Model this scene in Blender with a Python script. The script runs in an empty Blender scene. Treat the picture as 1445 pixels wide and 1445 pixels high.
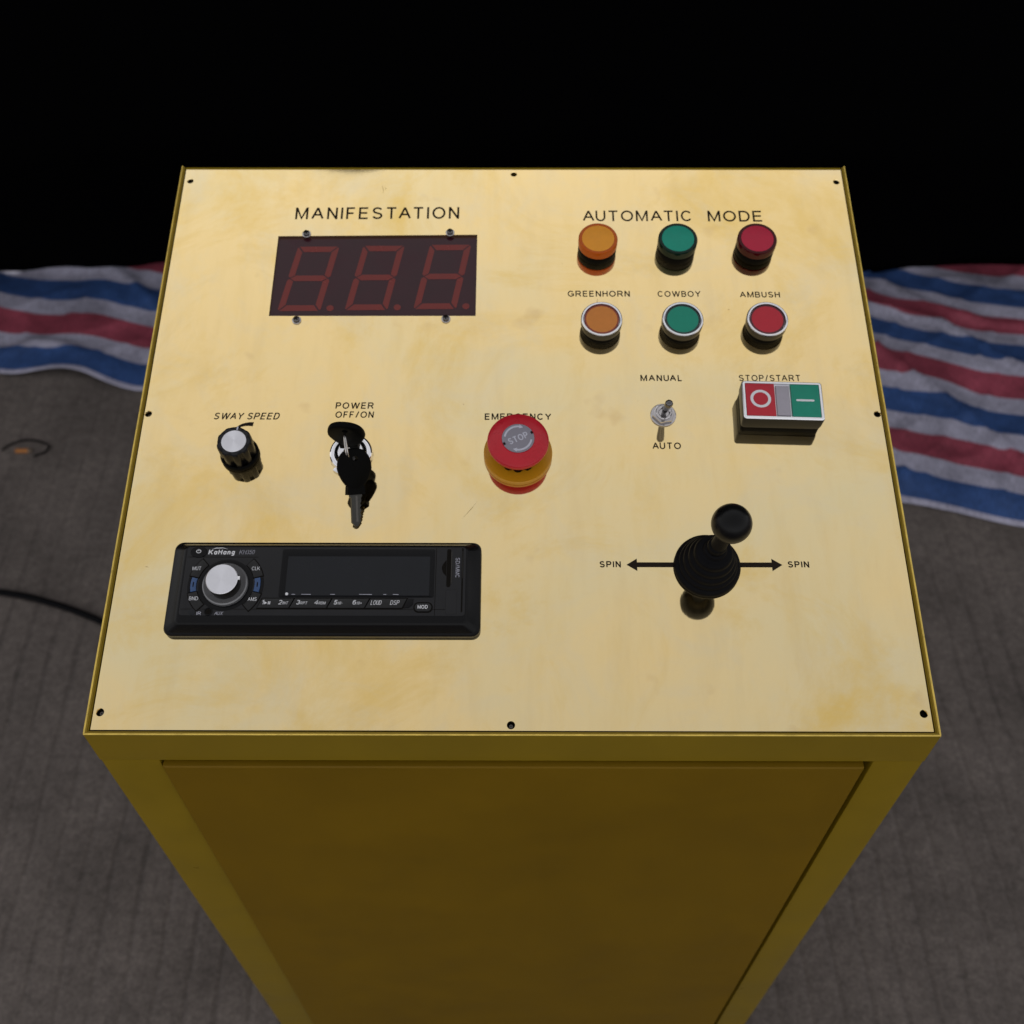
import bpy, bmesh, math, random
from mathutils import Matrix, Vector, noise
random.seed(7)
sc = bpy.context.scene
R = math.radians
# ------------------------------------------------------------------ camera
H0 = 0.88                     # height of the front edge of the sloping brass plate
TILT = R(13.0)                # the plate slopes towards the operator
cd = bpy.data.cameras.new('camera'); cam = bpy.data.objects.new('camera', cd)
sc.collection.objects.link(cam); sc.camera = cam
rv = Vector((0.999996, 0.002706, -0.001143)); uv_ = Vector((-0.001412, 0.783984, 0.620779)); dv = Vector((-0.002576, 0.620775, -0.783985))
cam.matrix_world = Matrix(((rv.x, uv_.x, -dv.x, 0.0017), (rv.y, uv_.y, -dv.y, -0.3082), (rv.z, uv_.z, -dv.z, 1.4646), (0, 0, 0, 1)))
cd.sensor_width = 36; cd.lens = 37.87; cd.clip_start = 0.02; cd.clip_end = 500
cd.dof.use_dof = True; cd.dof.focus_distance = 0.655; cd.dof.aperture_fstop = 9.0
# ------------------------------------------------------------------ sky and sun
SUN_EL = R(22); SUN_AZ = R(-8)         # ahead of the camera, a little to the left
w = bpy.data.worlds.new('World'); sc.world = w; w.use_nodes = True
nt = w.node_tree; N = nt.nodes; L = nt.links
bg = N['Background']; bg.inputs['Strength'].default_value = 0.15
sky = N.new('ShaderNodeTexSky'); sky.sky_type = 'NISHITA'; sky.sun_disc = False
sky.sun_elevation = SUN_EL; sky.sun_rotation = SUN_AZ
sky.dust_density = 3.0; sky.air_density = 1.0; sky.ozone_density = 1.0
hs = N.new('ShaderNodeHueSaturation'); hs.inputs['Saturation'].default_value = 0.04
L.new(sky.outputs[0], hs.inputs['Color']); 
veil = N.new('ShaderNodeMix'); veil.data_type = 'RGBA'; veil.inputs[0].default_value = 0.45     # thin even overcast over the clear sky
veil.inputs[7].default_value = (2.05, 2.02, 2.0, 1); L.new(hs.outputs[0], veil.inputs[6]); L.new(veil.outputs[2], bg.inputs['Color'])
sd = bpy.data.lights.new('sun', 'SUN'); sun = bpy.data.objects.new('sun', sd); sc.collection.objects.link(sun)
sd.energy = 0.5; sd.angle = R(12); sd.color = (1.0, 0.95, 0.88)
to_sun = Vector((math.sin(SUN_AZ) * math.cos(SUN_EL), math.cos(SUN_AZ) * math.cos(SUN_EL), math.sin(SUN_EL)))
sun.rotation_euler = to_sun.to_track_quat('Z', 'Y').to_euler()
sc.view_settings.view_transform = 'Standard'; sc.view_settings.look = 'None'
sc.view_settings.exposure = 1.14; sc.view_settings.gamma = 1.0
sc.render.resolution_x = 1024; sc.render.resolution_y = 1024
sc.cycles.max_bounces = 8

# ------------------------------------------------------------------ helpers
PANEL = Matrix.Translation((0, 0, H0)) @ Matrix.Rotation(TILT, 4, 'X')
MM = 0.001
I4 = Matrix.Identity(4)
def T(x, y, z=0): return Matrix.Translation((x * MM, y * MM, z * MM))
def Rz(d): return Matrix.Rotation(R(d), 4, 'Z')

def link(name, me, mat, parent=None, M=I4, label=None, kind=None):
    o = bpy.data.objects.new(name, me)
    if mat: me.materials.clear(); me.materials.append(mat)
    sc.collection.objects.link(o)
    if parent: o.parent = parent
    o.matrix_local = M
    if label: o['label'] = label
    if kind: o['kind'] = kind
    return o
def bake(bm, smooth=True, angle=30, recalc=True):
    if recalc: bmesh.ops.recalc_face_normals(bm, faces=bm.faces[:])
    me = bpy.data.meshes.new('mesh'); bm.to_mesh(me); bm.free()
    if smooth and len(me.polygons):
        me.shade_smooth(); me.set_sharp_from_angle(angle=R(angle))
    return me
def lathe(profile, seg=64, cx=0, cy=0, lobes=None):
    """profile: list of (radius, z) in mm, from bottom to top; lobes=(n, depth, z0, z1)"""
    bm = bmesh.new(); rings = []
    for r, z in profile:
        if r < 1e-6:
            rings.append([bm.verts.new((cx * MM, cy * MM, z * MM))])
        else:
            vs = []
            for i in range(seg):
                a = 2 * math.pi * i / seg; rr = r
                if lobes and lobes[2] <= z <= lobes[3]:
                    rr = r - lobes[1] * (0.5 - 0.5 * math.cos(lobes[0] * a)) ** 2.0
                vs.append(bm.verts.new(((cx + rr * math.cos(a)) * MM, (cy + rr * math.sin(a)) * MM, z * MM)))
            rings.append(vs)
    for a, b in zip(rings, rings[1:]):
        if len(a) == 1 and len(b) == 1: continue
        for i in range(seg):
            j = (i + 1) % seg
            if len(a) == 1: bm.faces.new((a[0], b[i], b[j]))
            elif len(b) == 1: bm.faces.new((a[i], a[j], b[0]))
            else: bm.faces.new((a[i], a[j], b[j], b[i]))
    return bm
def rrect(x0, y0, x1, y1, r=1.0, n=5):
    pts = []
    r = min(r, (x1 - x0) / 2 - 1e-4, (y1 - y0) / 2 - 1e-4)
    if r <= 0: return [(x0, y0), (x1, y0), (x1, y1), (x0, y1)]
    for cx, cy, a0 in ((x1 - r, y0 + r, -90), (x1 - r, y1 - r, 0), (x0 + r, y1 - r, 90), (x0 + r, y0 + r, 180)):
        for k in range(n + 1):
            a = R(a0 + 90 * k / n); pts.append((cx + r * math.cos(a), cy + r * math.sin(a)))
    return pts
def loft(loops, bm=None, cap0=True, cap1=True):
    """loops: list of (points[(x,y)], z) with equal counts, in mm"""
    bm = bm or bmesh.new(); rings = []
    for pts, z in loops: rings.append([bm.verts.new((x * MM, y * MM, z * MM)) for x, y in pts])
    n = len(rings[0])
    for a, b in zip(rings, rings[1:]):
        for i in range(n):
            j = (i + 1) % n; bm.faces.new((a[i], a[j], b[j], b[i]))
    if cap0: bm.faces.new(rings[0][::-1])
    if cap1: bm.faces.new(rings[-1])
    return bm
def inset(pts, d):
    """shrink a convex-ish polygon towards its inside by about d mm"""
    n = len(pts); out = []
    area = sum(pts[i][0] * pts[(i + 1) % n][1] - pts[(i + 1) % n][0] * pts[i][1] for i in range(n))
    s = 1 if area > 0 else -1
    for i in range(n):
        p, q, r_ = Vector(pts[i - 1]), Vector(pts[i]), Vector(pts[(i + 1) % n])
        e1 = (q - p); e2 = (r_ - q)
        n1 = Vector((-e1.y, e1.x)) * s; n2 = Vector((-e2.y, e2.x)) * s
        if n1.length > 0: n1.normalize()
        if n2.length > 0: n2.normalize()
        m = n1 + n2
        if m.length < 1e-6: m = n1
        m.normalize(); c = max(0.5, m.dot(n1))
        v = q + m * (d / c); out.append((v.x, v.y))
    return out
def slab(pts, z0, z1, bev=0.3):
    if bev <= 0: return loft([(pts, z0), (pts, z1)])
    return loft([(pts, z0), (pts, z1 - bev), (inset(pts, bev * 0.3), z1 - bev * 0.3), (inset(pts, bev), z1)])
def box(x0, y0, z0, x1, y1, z1, bev=0.0, seg=2, bm=None):
    """box in metres"""
    b = bmesh.new()
    bmesh.ops.create_cube(b, size=1)
    for v in b.verts:
        v.co = Vector(((x0 + x1) / 2 + v.co.x * (x1 - x0), (y0 + y1) / 2 + v.co.y * (y1 - y0), (z0 + z1) / 2 + v.co.z * (z1 - z0)))
    if bev > 0: bmesh.ops.bevel(b, geom=b.edges[:], offset=bev, segments=seg, profile=0.6, affect='EDGES')
    return b
def tube(path, r, seg=12, closed=False, caps=True):
    bm = bmesh.new(); P = [Vector(p) for p in path]; n = len(P); rings = []; up = Vector((0.12, 0.2, 1)).normalized()
    for i in range(n):
        if closed: t = P[(i + 1) % n] - P[i - 1]
        else: t = P[min(i + 1, n - 1)] - P[max(i - 1, 0)]
        t.normalize(); a = t.cross(up)
        if a.length < 1e-4: a = t.cross(Vector((1, 0, 0)))
        a.normalize(); b = a.cross(t).normalized(); up = b
        rr = r[i] if isinstance(r, (list, tuple)) else r
        rings.append([bm.verts.new(P[i] + (a * math.cos(2 * math.pi * k / seg) + b * math.sin(2 * math.pi * k / seg)) * rr) for k in range(seg)])
    m = n if closed else n - 1
    for i in range(m):
        A, B = rings[i], rings[(i + 1) % n]
        for k in range(seg): bm.faces.new((A[k], A[(k + 1) % seg], B[(k + 1) % seg], B[k]))
    if caps and not closed: bm.faces.new(rings[0][::-1]); bm.faces.new(rings[-1])
    return bm
def _arc(cx, cy, rx, ry, a0, a1, n=9):
    return [(cx + rx * math.cos(R(a0 + (a1 - a0) * k / n)), cy + ry * math.sin(R(a0 + (a1 - a0) * k / n))) for k in range(n + 1)]
# plain sans-serif letters as centre lines in a unit box: (width / cap height, polylines)
GLYPH = {
 'A': (.92, [[(0, 0), (.47, .97), (.53, .97), (1, 0)], [(.19, .36), (.81, .36)]]),
 'B': (.76, [[(.55, 1), (0, 1), (0, 0), (.58, 0)] + _arc(.62, .26, .38, .26, -90, 90, 8) + [(0, .53)], [(.5, 1)] + _arc(.56, .765, .36, .235, 90, -90, 8)[0:] + [(.3, .53)]]),
 'C': (.88, [_arc(.52, .5, .5, .5, 38, 322, 22)]),
 'D': (.82, [[(.45, 1), (0, 1), (0, 0), (.45, 0)] + _arc(.48, .5, .52, .5, -90, 90, 12) + [(.4, 1)]]),
 'E': (.74, [[(1, 1), (0, 1), (0, 0), (1.02, 0)], [(0, .52), (.93, .52)]]),
 'F': (.68, [[(1, 1), (0, 1), (0, -.06)], [(0, .5), (.86, .5)]]),
 'G': (.92, [_arc(.5, .5, .5, .5, 42, 318, 20) + [(.98, .16), (.98, .46), (.54, .46)]]),
 'H': (.77, [[(0, -.06), (0, 1.06)], [(1, -.06), (1, 1.06)], [(0, .53), (1, .53)]]),
 'I': (.02, [[(.5, -.06), (.5, 1.06)]]),
 'J': (.56, [[(1, 1.06), (1, .3)] + _arc(.5, .28, .5, .28, 0, -180, 9)]),
 'K': (.86, [[(0, -.06), (0, 1.06)], [(1, 1.03), (.0, .34)], [(.36, .58), (1.03, -.03)]]),
 'L': (.66, [[(0, 1.06), (0, 0), (1, 0)]]),
 'M': (.94, [[(0, -.06), (0, 1), (.04, 1), (.5, .02), (.96, 1), (1, 1), (1, -.06)]]),
 'N': (.77, [[(0, -.06), (0, 1), (.04, 1), (.96, 0), (1, 0), (1, 1.06)]]),
 'O': (.97, [_arc(.5, .5, .5, .5, 0, 360, 30)]),
 'P': (.76, [[(0, -.06), (0, 1), (.6, 1)] + _arc(.64, .73, .36, .27, 90, -90, 9) + [(0, .46)]]),
 'R': (.86, [[(0, -.06), (0, 1), (.58, 1)] + _arc(.6, .74, .32, .26, 90, -90, 9) + [(0, .48)], [(.45, .48), (.66, .38), (1.0, -.04)]]),
 'S': (.78, [_arc(.5, .755, .46, .245, 22, 180, 9) + [(.08, .66), (.2, .57), (.5, .5), (.82, .43), (.94, .36)] + _arc(.5, .255, .48, .255, 5, -162, 10)]),
 'T': (.80, [[(-.04, 1), (1.04, 1)], [(.5, 1), (.5, -.06)]]),
 'U': (.77, [[(0, 1.06), (0, .38)] + _arc(.5, .36, .5, .36, 180, 360, 11) + [(1, .38), (1, 1.06)]]),
 'V': (.9, [[(0, 1.03), (.47, .02), (.53, .02), (1, 1.03)]]),
 'W': (1.28, [[(0, 1.04), (.23, .02), (.27, .02), (.48, .97), (.52, .97), (.73, .02), (.77, .02), (1, 1.04)]]),
 'X': (.88, [[(0, 1.03), (1, -.03)], [(0, -.03), (1, 1.03)]]),
 'Y': (.88, [[(0, 1.03), (.5, .45), (1, 1.03)], [(.5, .45), (.5, -.06)]]),
 '0': (.6, [_arc(.5, .5, .5, .5, 0, 360, 24)]),
 '1': (.28, [[(0, .72), (.9, 1), (.9, -.06)]]),
 '2': (.6, [_arc(.5, .72, .47, .28, 165, -20, 10) + [(.85, .5), (0, 0), (1, 0)]]),
 '3': (.6, [_arc(.46, .75, .44, .25, 155, -80, 9) + _arc(.46, .27, .5, .27, 80, -160, 10)]),
 '4': (.66, [[(.74, -.06), (.74, 1), (.0, .28), (1.04, .28)]]),
 '5': (.6, [[(.92, 1), (.18, 1), (.08, .5)] + _arc(.46, .31, .5, .31, 120, -160, 11)]),
 '6': (.6, [_arc(.5, .5, .5, .5, 50, 200, 9) + _arc(.5, .31, .48, .31, 180, 540, 18)]),
 '/': (.5, [[(0, -.04), (1, 1.06)]]),
 '-': (.36, [[(0, .42), (1, .42)]]),
 '+': (.5, [[(0, .45), (1, .45)], [(.5, .15), (.5, .75)]]),
 'a': (.62, [_arc(.5, .33, .5, .33, 20, 340, 16), [(1, .74), (1, -.06)]]),
 'n': (.6, [[(0, .74), (0, -.06)], [(0, .4)] + _arc(.5, .38, .5, .30, 180, 0, 10) + [(1, -.06)]]),
 'g': (.62, [_arc(.5, .36, .5, .31, 20, 340, 16), [(1, .74), (1, -.1)] + _arc(.5, -.1, .5, .2, 0, -150, 8)]),
}
def text_mesh(txt, x0, x1, y0, cap, shear=0.0, weight=0.0, thick=0.05, spacing=1.0):
    """monoline sans lettering: left/right edge, base line and capital height in mm; weight adds to the stroke"""
    st = (0.150 + weight * 2.0)             # stroke / cap height
    gap = 0.19 * spacing; x = 0.0; lines = []; prev = ''
    for ch in txt:
        if ch == ' ': x += 0.36; continue
        w_, pl = GLYPH[ch]
        if prev + ch in ('TA', 'AT', 'AY', 'WA', 'AU', 'AV', 'UA', 'LK'): x -= 0.11
        prev = ch
        for p in pl: lines.append([(x + st / 2 + px * (w_ - st if w_ > .1 else 0.0), st / 2 + py * (1 - st)) for px, py in p])
        x += max(w_, st) + gap
    total = x - gap; kx = (x1 - x0) / total
    bm = bmesh.new()
    for li, P in enumerate(lines):
        # work in real mm so that strokes keep an even width
        Q = []
        for px, py in P:
            v = Vector((x0 + px * kx + shear * py * cap, y0 + py * cap))
            if not Q or (v - Q[-1]).length > 0.02 * cap: Q.append(v)
        closed = (Q[0] - Q[-1]).length < 0.03 * cap
        if closed: Q = Q[:-1]
        hw = st * cap / 2 * min(1.15, max(0.85, kx / cap)) ; n = len(Q); left = []; right = []
        for k in range(n):
            if closed: a, b = Q[k - 1], Q[(k + 1) % n]; p1 = Q[k] - a; p2 = b - Q[k]
            else: p1 = Q[k] - Q[max(k - 1, 0)]; p2 = Q[min(k + 1, n - 1)] - Q[k]
            if p1.length < 1e-9: p1 = p2
            if p2.length < 1e-9: p2 = p1
            p1 = p1.normalized(); p2 = p2.normalized()
            n1 = Vector((-p1.y, p1.x)); n2 = Vector((-p2.y, p2.x)); m_ = n1 + n2
            if m_.length < 0.2: m_ = n1
            m_.normalize(); c = max(0.55, m_.dot(n1)); d = m_ * (hw / c)
            z = (thick + 0.004 * (li % 3)) * MM
            left.append(bm.verts.new(((Q[k] + d).x * MM, (Q[k] + d).y * MM, z))); right.append(bm.verts.new(((Q[k] - d).x * MM, (Q[k] - d).y * MM, z)))
        for k in range(n if closed else n - 1):
            j_ = (k + 1) % n; bm.faces.new((right[k], right[j_], left[j_], left[k]))
    me = bpy.data.meshes.new('lettering'); bm.to_mesh(me); bm.free(); return me
def flat(pts, z=0.0):
    bm = bmesh.new(); bm.faces.new([bm.verts.new((x * MM, y * MM, z * MM)) for x, y in pts]); return bake(bm, smooth=False, recalc=False)

# ------------------------------------------------------------------ materials
def mat(name, col, rough=0.5, metal=0.0, spec=0.5, coat=0.0, coat_rough=0.05):
    m = bpy.data.materials.new(name); m.use_nodes = True; b = m.node_tree.nodes['Principled BSDF']
    b.inputs['Base Color'].default_value = (*col, 1); b.inputs['Roughness'].default_value = rough
    b.inputs['Metallic'].default_value = metal; b.inputs['Specular IOR Level'].default_value = spec
    b.inputs['Coat Weight'].default_value = coat; b.inputs['Coat Roughness'].default_value = coat_rough
    return m
def node(m, t, **kw):
    n = m.node_tree.nodes.new(t)
    for k, v in kw.items():
        if k in n.inputs.keys() if hasattr(n.inputs, 'keys') else False: n.inputs[k].default_value = v
        else: setattr(n, k, v)
    return n
def wear(m, amount=0.25, scale=60, bump=0.0, rough_var=0.1, stretch=(1, 1, 1)):
    """speckled, dusty unevenness of colour, gloss and relief"""
    t = m.node_tree; b = t.nodes['Principled BSDF']; c = b.inputs['Base Color'].default_value[:]; r = b.inputs['Roughness'].default_value
    tc = t.nodes.new('ShaderNodeTexCoord'); mp = t.nodes.new('ShaderNodeMapping'); mp.inputs['Scale'].default_value = stretch
    t.links.new(tc.outputs['Object'], mp.inputs[0])
    n = t.nodes.new('ShaderNodeTexNoise'); n.inputs['Scale'].default_value = scale; n.inputs['Detail'].default_value = 8; n.inputs['Roughness'].default_value = 0.62
    t.links.new(mp.outputs[0], n.inputs['Vector'])
    cr = t.nodes.new('ShaderNodeMapRange'); cr.inputs[1].default_value = 0.3; cr.inputs[2].default_value = 0.7
    cr.inputs[3].default_value = 1 - amount; cr.inputs[4].default_value = 1 + amount; t.links.new(n.outputs[0], cr.inputs[0])
    vm = t.nodes.new('ShaderNodeVectorMath'); vm.operation = 'SCALE'; vm.inputs[0].default_value = c[:3]; t.links.new(cr.outputs[0], vm.inputs['Scale'])
    t.links.new(vm.outputs[0], b.inputs['Base Color'])
    rr = t.nodes.new('ShaderNodeMapRange'); rr.inputs[1].default_value = 0.3; rr.inputs[2].default_value = 0.7
    rr.inputs[3].default_value = max(0.02, r - rough_var); rr.inputs[4].default_value = min(1, r + rough_var); t.links.new(n.outputs[0], rr.inputs[0]); t.links.new(rr.outputs[0], b.inputs['Roughness'])
    if bump > 0:
        bu = t.nodes.new('ShaderNodeBump'); bu.inputs['Strength'].default_value = 0.6; bu.inputs['Distance'].default_value = bump
        t.links.new(n.outputs[0], bu.inputs['Height']); t.links.new(bu.outputs[0], b.inputs['Normal'])
    return m

def brass_material():
    m = bpy.data.materials.new('polished_brass'); m.use_nodes = True; t = m.node_tree; b = t.nodes['Principled BSDF']; ln = t.links
    b.inputs['Metallic'].default_value = 1.0
    tc = t.nodes.new('ShaderNodeTexCoord')
    def nz(scale, detail, rough=0.6, stretch=None, dist=0.0, off=(0, 0, 0)):
        mp = t.nodes.new('ShaderNodeMapping'); mp.inputs['Location'].default_value = off
        if stretch: mp.inputs['Scale'].default_value = stretch
        ln.new(tc.outputs['Object'], mp.inputs[0])
        n = t.nodes.new('ShaderNodeTexNoise'); n.inputs['Scale'].default_value = scale; n.inputs['Detail'].default_value = detail
        n.inputs['Roughness'].default_value = rough; n.inputs['Distortion'].default_value = dist
        ln.new(mp.outputs[0], n.inputs['Vector']); return n.outputs[0]
    def rng(s, a, b_, c, d):
        r = t.nodes.new('ShaderNodeMapRange'); r.inputs[1].default_value = a; r.inputs[2].default_value = b_
        r.inputs[3].default_value = c; r.inputs[4].default_value = d; ln.new(s, r.inputs[0]); return r.outputs[0]
    def mix(f, a, c):
        x = t.nodes.new('ShaderNodeMix'); x.data_type = 'RGBA'
        for k, v in ((0, f), (6, a), (7, c)):
            if isinstance(v, (float, int)): x.inputs[k].default_value = v
            elif isinstance(v, tuple): x.inputs[k].default_value = (*v, 1)
            else: ln.new(v, x.inputs[k])
        return x.outputs[2]
    base = (0.96, 0.728, 0.355)
    tarn = (0.84, 0.58, 0.17)      # warm tarnish blotches
    pale = (0.86, 0.72, 0.42)      # wiped, hazy areas
    blot = rng(nz(8, 10, 0.70, dist=0.9), 0.50, 0.70, 0.0, 1.0)
    streak = rng(nz(12, 9, 0.66, stretch=(3.2, 0.7, 1), off=(3, 1, 0)), 0.50, 0.72, 0.0, 0.9)
    haze = rng(nz(4.2, 5, 0.6, dist=0.8, off=(5, 2, 1)), 0.42, 0.65, 0.0, 1.0)
    spots = rng(nz(26, 3, 0.5, off=(1, 7, 0)), 0.66, 0.75, 0.0, 0.5)
    c = mix(haze, base, pale)
    mm = t.nodes.new('ShaderNodeMath'); mm.operation = 'MULTIPLY'; ln.new(blot, mm.inputs[0]); mm.inputs[1].default_value = 0.8
    c = mix(mm.outputs[0], c, tarn)
    m2 = t.nodes.new('ShaderNodeMath'); m2.operation = 'MULTIPLY'; ln.new(streak, m2.inputs[0]); m2.inputs[1].default_value = 0.3
    c = mix(m2.outputs[0], c, tarn)
    m3 = t.nodes.new('ShaderNodeMath'); m3.operation = 'MULTIPLY'; ln.new(spots, m3.inputs[0]); m3.inputs[1].default_value = 0.9
    c = mix(m3.outputs[0], c, (0.70, 0.5, 0.24))
    film = rng(nz(17, 9, 0.72, dist=0.6, off=(9, 4, 0)), 0.48, 0.72, 0.0, 0.55)
    c = mix(film, c, (0.80, 0.70, 0.48))
    smear = rng(nz(60, 4, 0.6, stretch=(1, 0.16, 1), off=(2, 9, 0)), 0.5, 0.72, 0.0, 0.22)
    c = mix(smear, c, (0.74, 0.55, 0.26))
    # fine pits
    v = t.nodes.new('ShaderNodeTexVoronoi'); v.inputs['Scale'].default_value = 58; v.inputs['Randomness'].default_value = 1.0
    ln.new(tc.outputs['Object'], v.inputs['Vector'])
    wn = t.nodes.new('ShaderNodeSeparateColor'); ln.new(v.outputs['Color'], wn.inputs[0])
    near = t.nodes.new('ShaderNodeMath'); near.operation = 'LESS_THAN'; ln.new(v.outputs['Distance'], near.inputs[0]); near.inputs[1].default_value = 0.028
    rare = t.nodes.new('ShaderNodeMath'); rare.operation = 'LESS_THAN'; ln.new(wn.outputs[0], rare.inputs[0]); rare.inputs[1].default_value = 0.2
    pit = t.nodes.new('ShaderNodeMath'); pit.operation = 'MULTIPLY'; ln.new(near.outputs[0], pit.inputs[0]); ln.new(rare.outputs[0], pit.inputs[1])
    pf = t.nodes.new('ShaderNodeMath'); pf.operation = 'MULTIPLY'; ln.new(pit.outputs[0], pf.inputs[0]); pf.inputs[1].default_value = 0.65
    c = mix(pf.outputs[0], c, (0.22, 0.13, 0.05))
    ln.new(c, b.inputs['Base Color'])
    ro = rng(nz(14, 8, 0.7, off=(2, 2, 2)), 0.35, 0.7, 0.02, 0.07)
    ln.new(ro, b.inputs['Roughness'])
    # thin greasy film with a little diffuse scatter where the plate was handled
    mt = rng(nz(6, 7, 0.65, dist=0.5, off=(4, 4, 0)), 0.45, 0.75, 1.0, 0.955); ln.new(mt, b.inputs['Metallic'])
    wave = nz(2.6, 2, 0.4, off=(8, 1, 0))
    bu = t.nodes.new('ShaderNodeBump'); bu.inputs['Strength'].default_value = 0.5; bu.inputs['Distance'].default_value = 0.002
    ln.new(wave, bu.inputs['Height'])
    fine = nz(700, 2, 0.5, stretch=(1, 0.08, 1))
    b2 = t.nodes.new('ShaderNodeBump'); b2.inputs['Strength'].default_value = 0.02; b2.inputs['Distance'].default_value = 0.0002
    ln.new(fine, b2.inputs['Height']); ln.new(bu.outputs[0], b2.inputs['Normal']); ln.new(b2.outputs[0], b.inputs['Normal'])
    return m
M = {}
M['brass'] = brass_material()
M['pale_lip'] = wear(mat('pale_yellow_edge', (0.66, 0.47, 0.09), 0.35, metal=0.35), 0.25, 120)
M['paint'] = wear(mat('yellow_ochre_paint', (0.20, 0.13, 0.005), 0.35, spec=0.22), 0.08, 14, 0.0003, 0.08)
M['door'] = wear(mat('ochre_door_paint', (0.150, 0.085, 0.0025), 0.5, spec=0.12), 0.1, 10, 0.0003, 0.08)
M['black'] = mat('black_plastic', (0.003, 0.003, 0.003), 0.45, spec=0.03)
M['black_gloss'] = mat('glossy_black_plastic', (0.004, 0.004, 0.005), 0.25, spec=0.14)
M['matte'] = wear(mat('matte_black_plastic', (0.011, 0.011, 0.013), 0.5, spec=0.25), 0.15, 90)
M['rubber'] = wear(mat('black_rubber', (0.003, 0.003, 0.004), 0.5, spec=0.06), 0.25, 120, 0.00005, 0.08)
M['ball'] = wear(mat('black_ball_plastic', (0.003, 0.003, 0.0035), 0.30, spec=0.16), 0.2, 60, 0, 0.05)
M['gap'] = mat('dark_inside', (0.006, 0.005, 0.004), 0.9, spec=0.1)
M['print'] = mat('etched_dark_print', (0.014, 0.009, 0.006), 0.6, spec=0.1)
M['steel'] = mat('steel', (0.45, 0.43, 0.44), 0.13, metal=1.0)
M['chrome'] = mat('chrome', (0.80, 0.80, 0.84), 0.08, metal=1.0)
M['satin'] = mat('satin_silver_ring', (0.80, 0.80, 0.84), 0.28, metal=1.0)
M['bezel'] = mat('grey_metal_bezel_side', (0.022, 0.020, 0.017), 0.24, metal=0.3)
M['screw_steel'] = mat('dark_screw_steel', (0.13, 0.125, 0.13), 0.12, metal=1.0)
M['housing'] = mat('dark_switch_housing', (0.016, 0.015, 0.013), 0.3, spec=0.12)
M['dark_steel'] = mat('dark_steel', (0.09, 0.085, 0.08), 0.3, metal=1.0)
M['yellow'] = mat('yellow_plastic_ring', (0.46, 0.21, 0.008), 0.3, spec=0.3)
M['red'] = wear(mat('red_plastic', (0.43, 0.012, 0.024), 0.3, spec=0.3), 0.06, 80)
M['grey_disc'] = mat('grey_disc', (0.19, 0.18, 0.22), 0.4)
M['white_print'] = mat('white_print', (0.62, 0.62, 0.66), 0.5)
M['grey_print'] = mat('pale_grey_print', (0.42, 0.42, 0.50), 0.5)
def lens(name, side, face):
    return mat(name + '_lens_rim', side, 0.16, spec=0.2), wear(mat(name + '_lens_face', face, 0.35, spec=0.16), 0.05, 200)
M['amber'], M['amber_f'] = lens('amber', (0.40, 0.075, 0.004), (0.66, 0.27, 0.03))
M['green'], M['green_f'] = lens('green', (0.001, 0.012, 0.007), (0.015, 0.24, 0.17))
M['ruby'], M['ruby_f'] = lens('ruby', (0.045, 0.0015, 0.003), (0.40, 0.022, 0.05))
M['amber_cap'] = wear(mat('orange_cap', (0.52, 0.19, 0.045), 0.4, spec=0.15), 0.05, 200)
M['amber_rim'] = mat('orange_cap_rim', (0.22, 0.03, 0.012), 0.25)
M['green_cap'] = wear(mat('green_cap', (0.018, 0.22, 0.15), 0.4, spec=0.15), 0.05, 200)
M['green_rim'] = mat('green_cap_rim', (0.004, 0.02, 0.018), 0.25)
M['red_cap'] = wear(mat('red_cap', (0.42, 0.03, 0.045), 0.4, spec=0.15), 0.05, 200)
M['red_rim'] = mat('red_cap_rim', (0.07, 0.004, 0.012), 0.25)
M['window'] = wear(mat('smoked_red_display_window', (0.032, 0.007, 0.012), 0.16, spec=0.3), 0.15, 40)
M['segment'] = wear(mat('unlit_red_segment', (0.155, 0.020, 0.017), 0.22, spec=0.3), 0.08, 60)
M['radio_glass'] = wear(mat('radio_display_glass', (0.006, 0.007, 0.010), 0.2, spec=0.25), 0.1, 40)
M['radio_face'] = wear(mat('radio_black_plastic', (0.010, 0.010, 0.012), 0.42, spec=0.25), 0.12, 150)
M['key_black'] = mat('radio_key_plastic', (0.008, 0.008, 0.009), 0.3, spec=0.3)
M['blue'] = mat('blue_translucent_button', (0.02, 0.06, 0.17), 0.25)
M['window_grey'] = wear(mat('grey_lamp_window', (0.30, 0.28, 0.33), 0.35), 0.04, 300)
M['brushed'] = None
def brushed(name, a0):
    """radially spun aluminium: bright and dark wedges round the axis come from anisotropic gloss"""
    m = mat(name, (0.78, 0.78, 0.84), 0.42, metal=1.0); t = m.node_tree; b = t.nodes['Principled BSDF']
    tan = t.nodes.new('ShaderNodeTangent'); tan.direction_type = 'RADIAL'; tan.axis = 'Z'
    b.inputs['Anisotropic'].default_value = 0.95; t.links.new(tan.outputs[0], b.inputs['Tangent'])
    tc = t.nodes.new('ShaderNodeTexCoord'); ve = t.nodes.new('ShaderNodeVectorMath'); ve.operation = 'LENGTH'
    t.links.new(tc.outputs['Object'], ve.inputs[0])
    n = t.nodes.new('ShaderNodeTexNoise'); n.noise_dimensions = '1D'; n.inputs['Scale'].default_value = 9000; t.links.new(ve.outputs['Value'], n.inputs['W'])
    bu = t.nodes.new('ShaderNodeBump'); bu.inputs['Strength'].default_value = 0.15; bu.inputs['Distance'].default_value = 0.00002
    t.links.new(n.outputs[0], bu.inputs['Height']); t.links.new(bu.outputs[0], b.inputs['Normal'])
    return m
M['brushed'] = brushed('spun_aluminium', 0)
M['key_blade'] = wear(mat('nickel_key_blade', (0.035, 0.034, 0.030), 0.35, metal=0.5), 0.2, 300)
M['wire'] = mat('steel_wire', (0.45, 0.43, 0.42), 0.25, metal=1.0)

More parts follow.
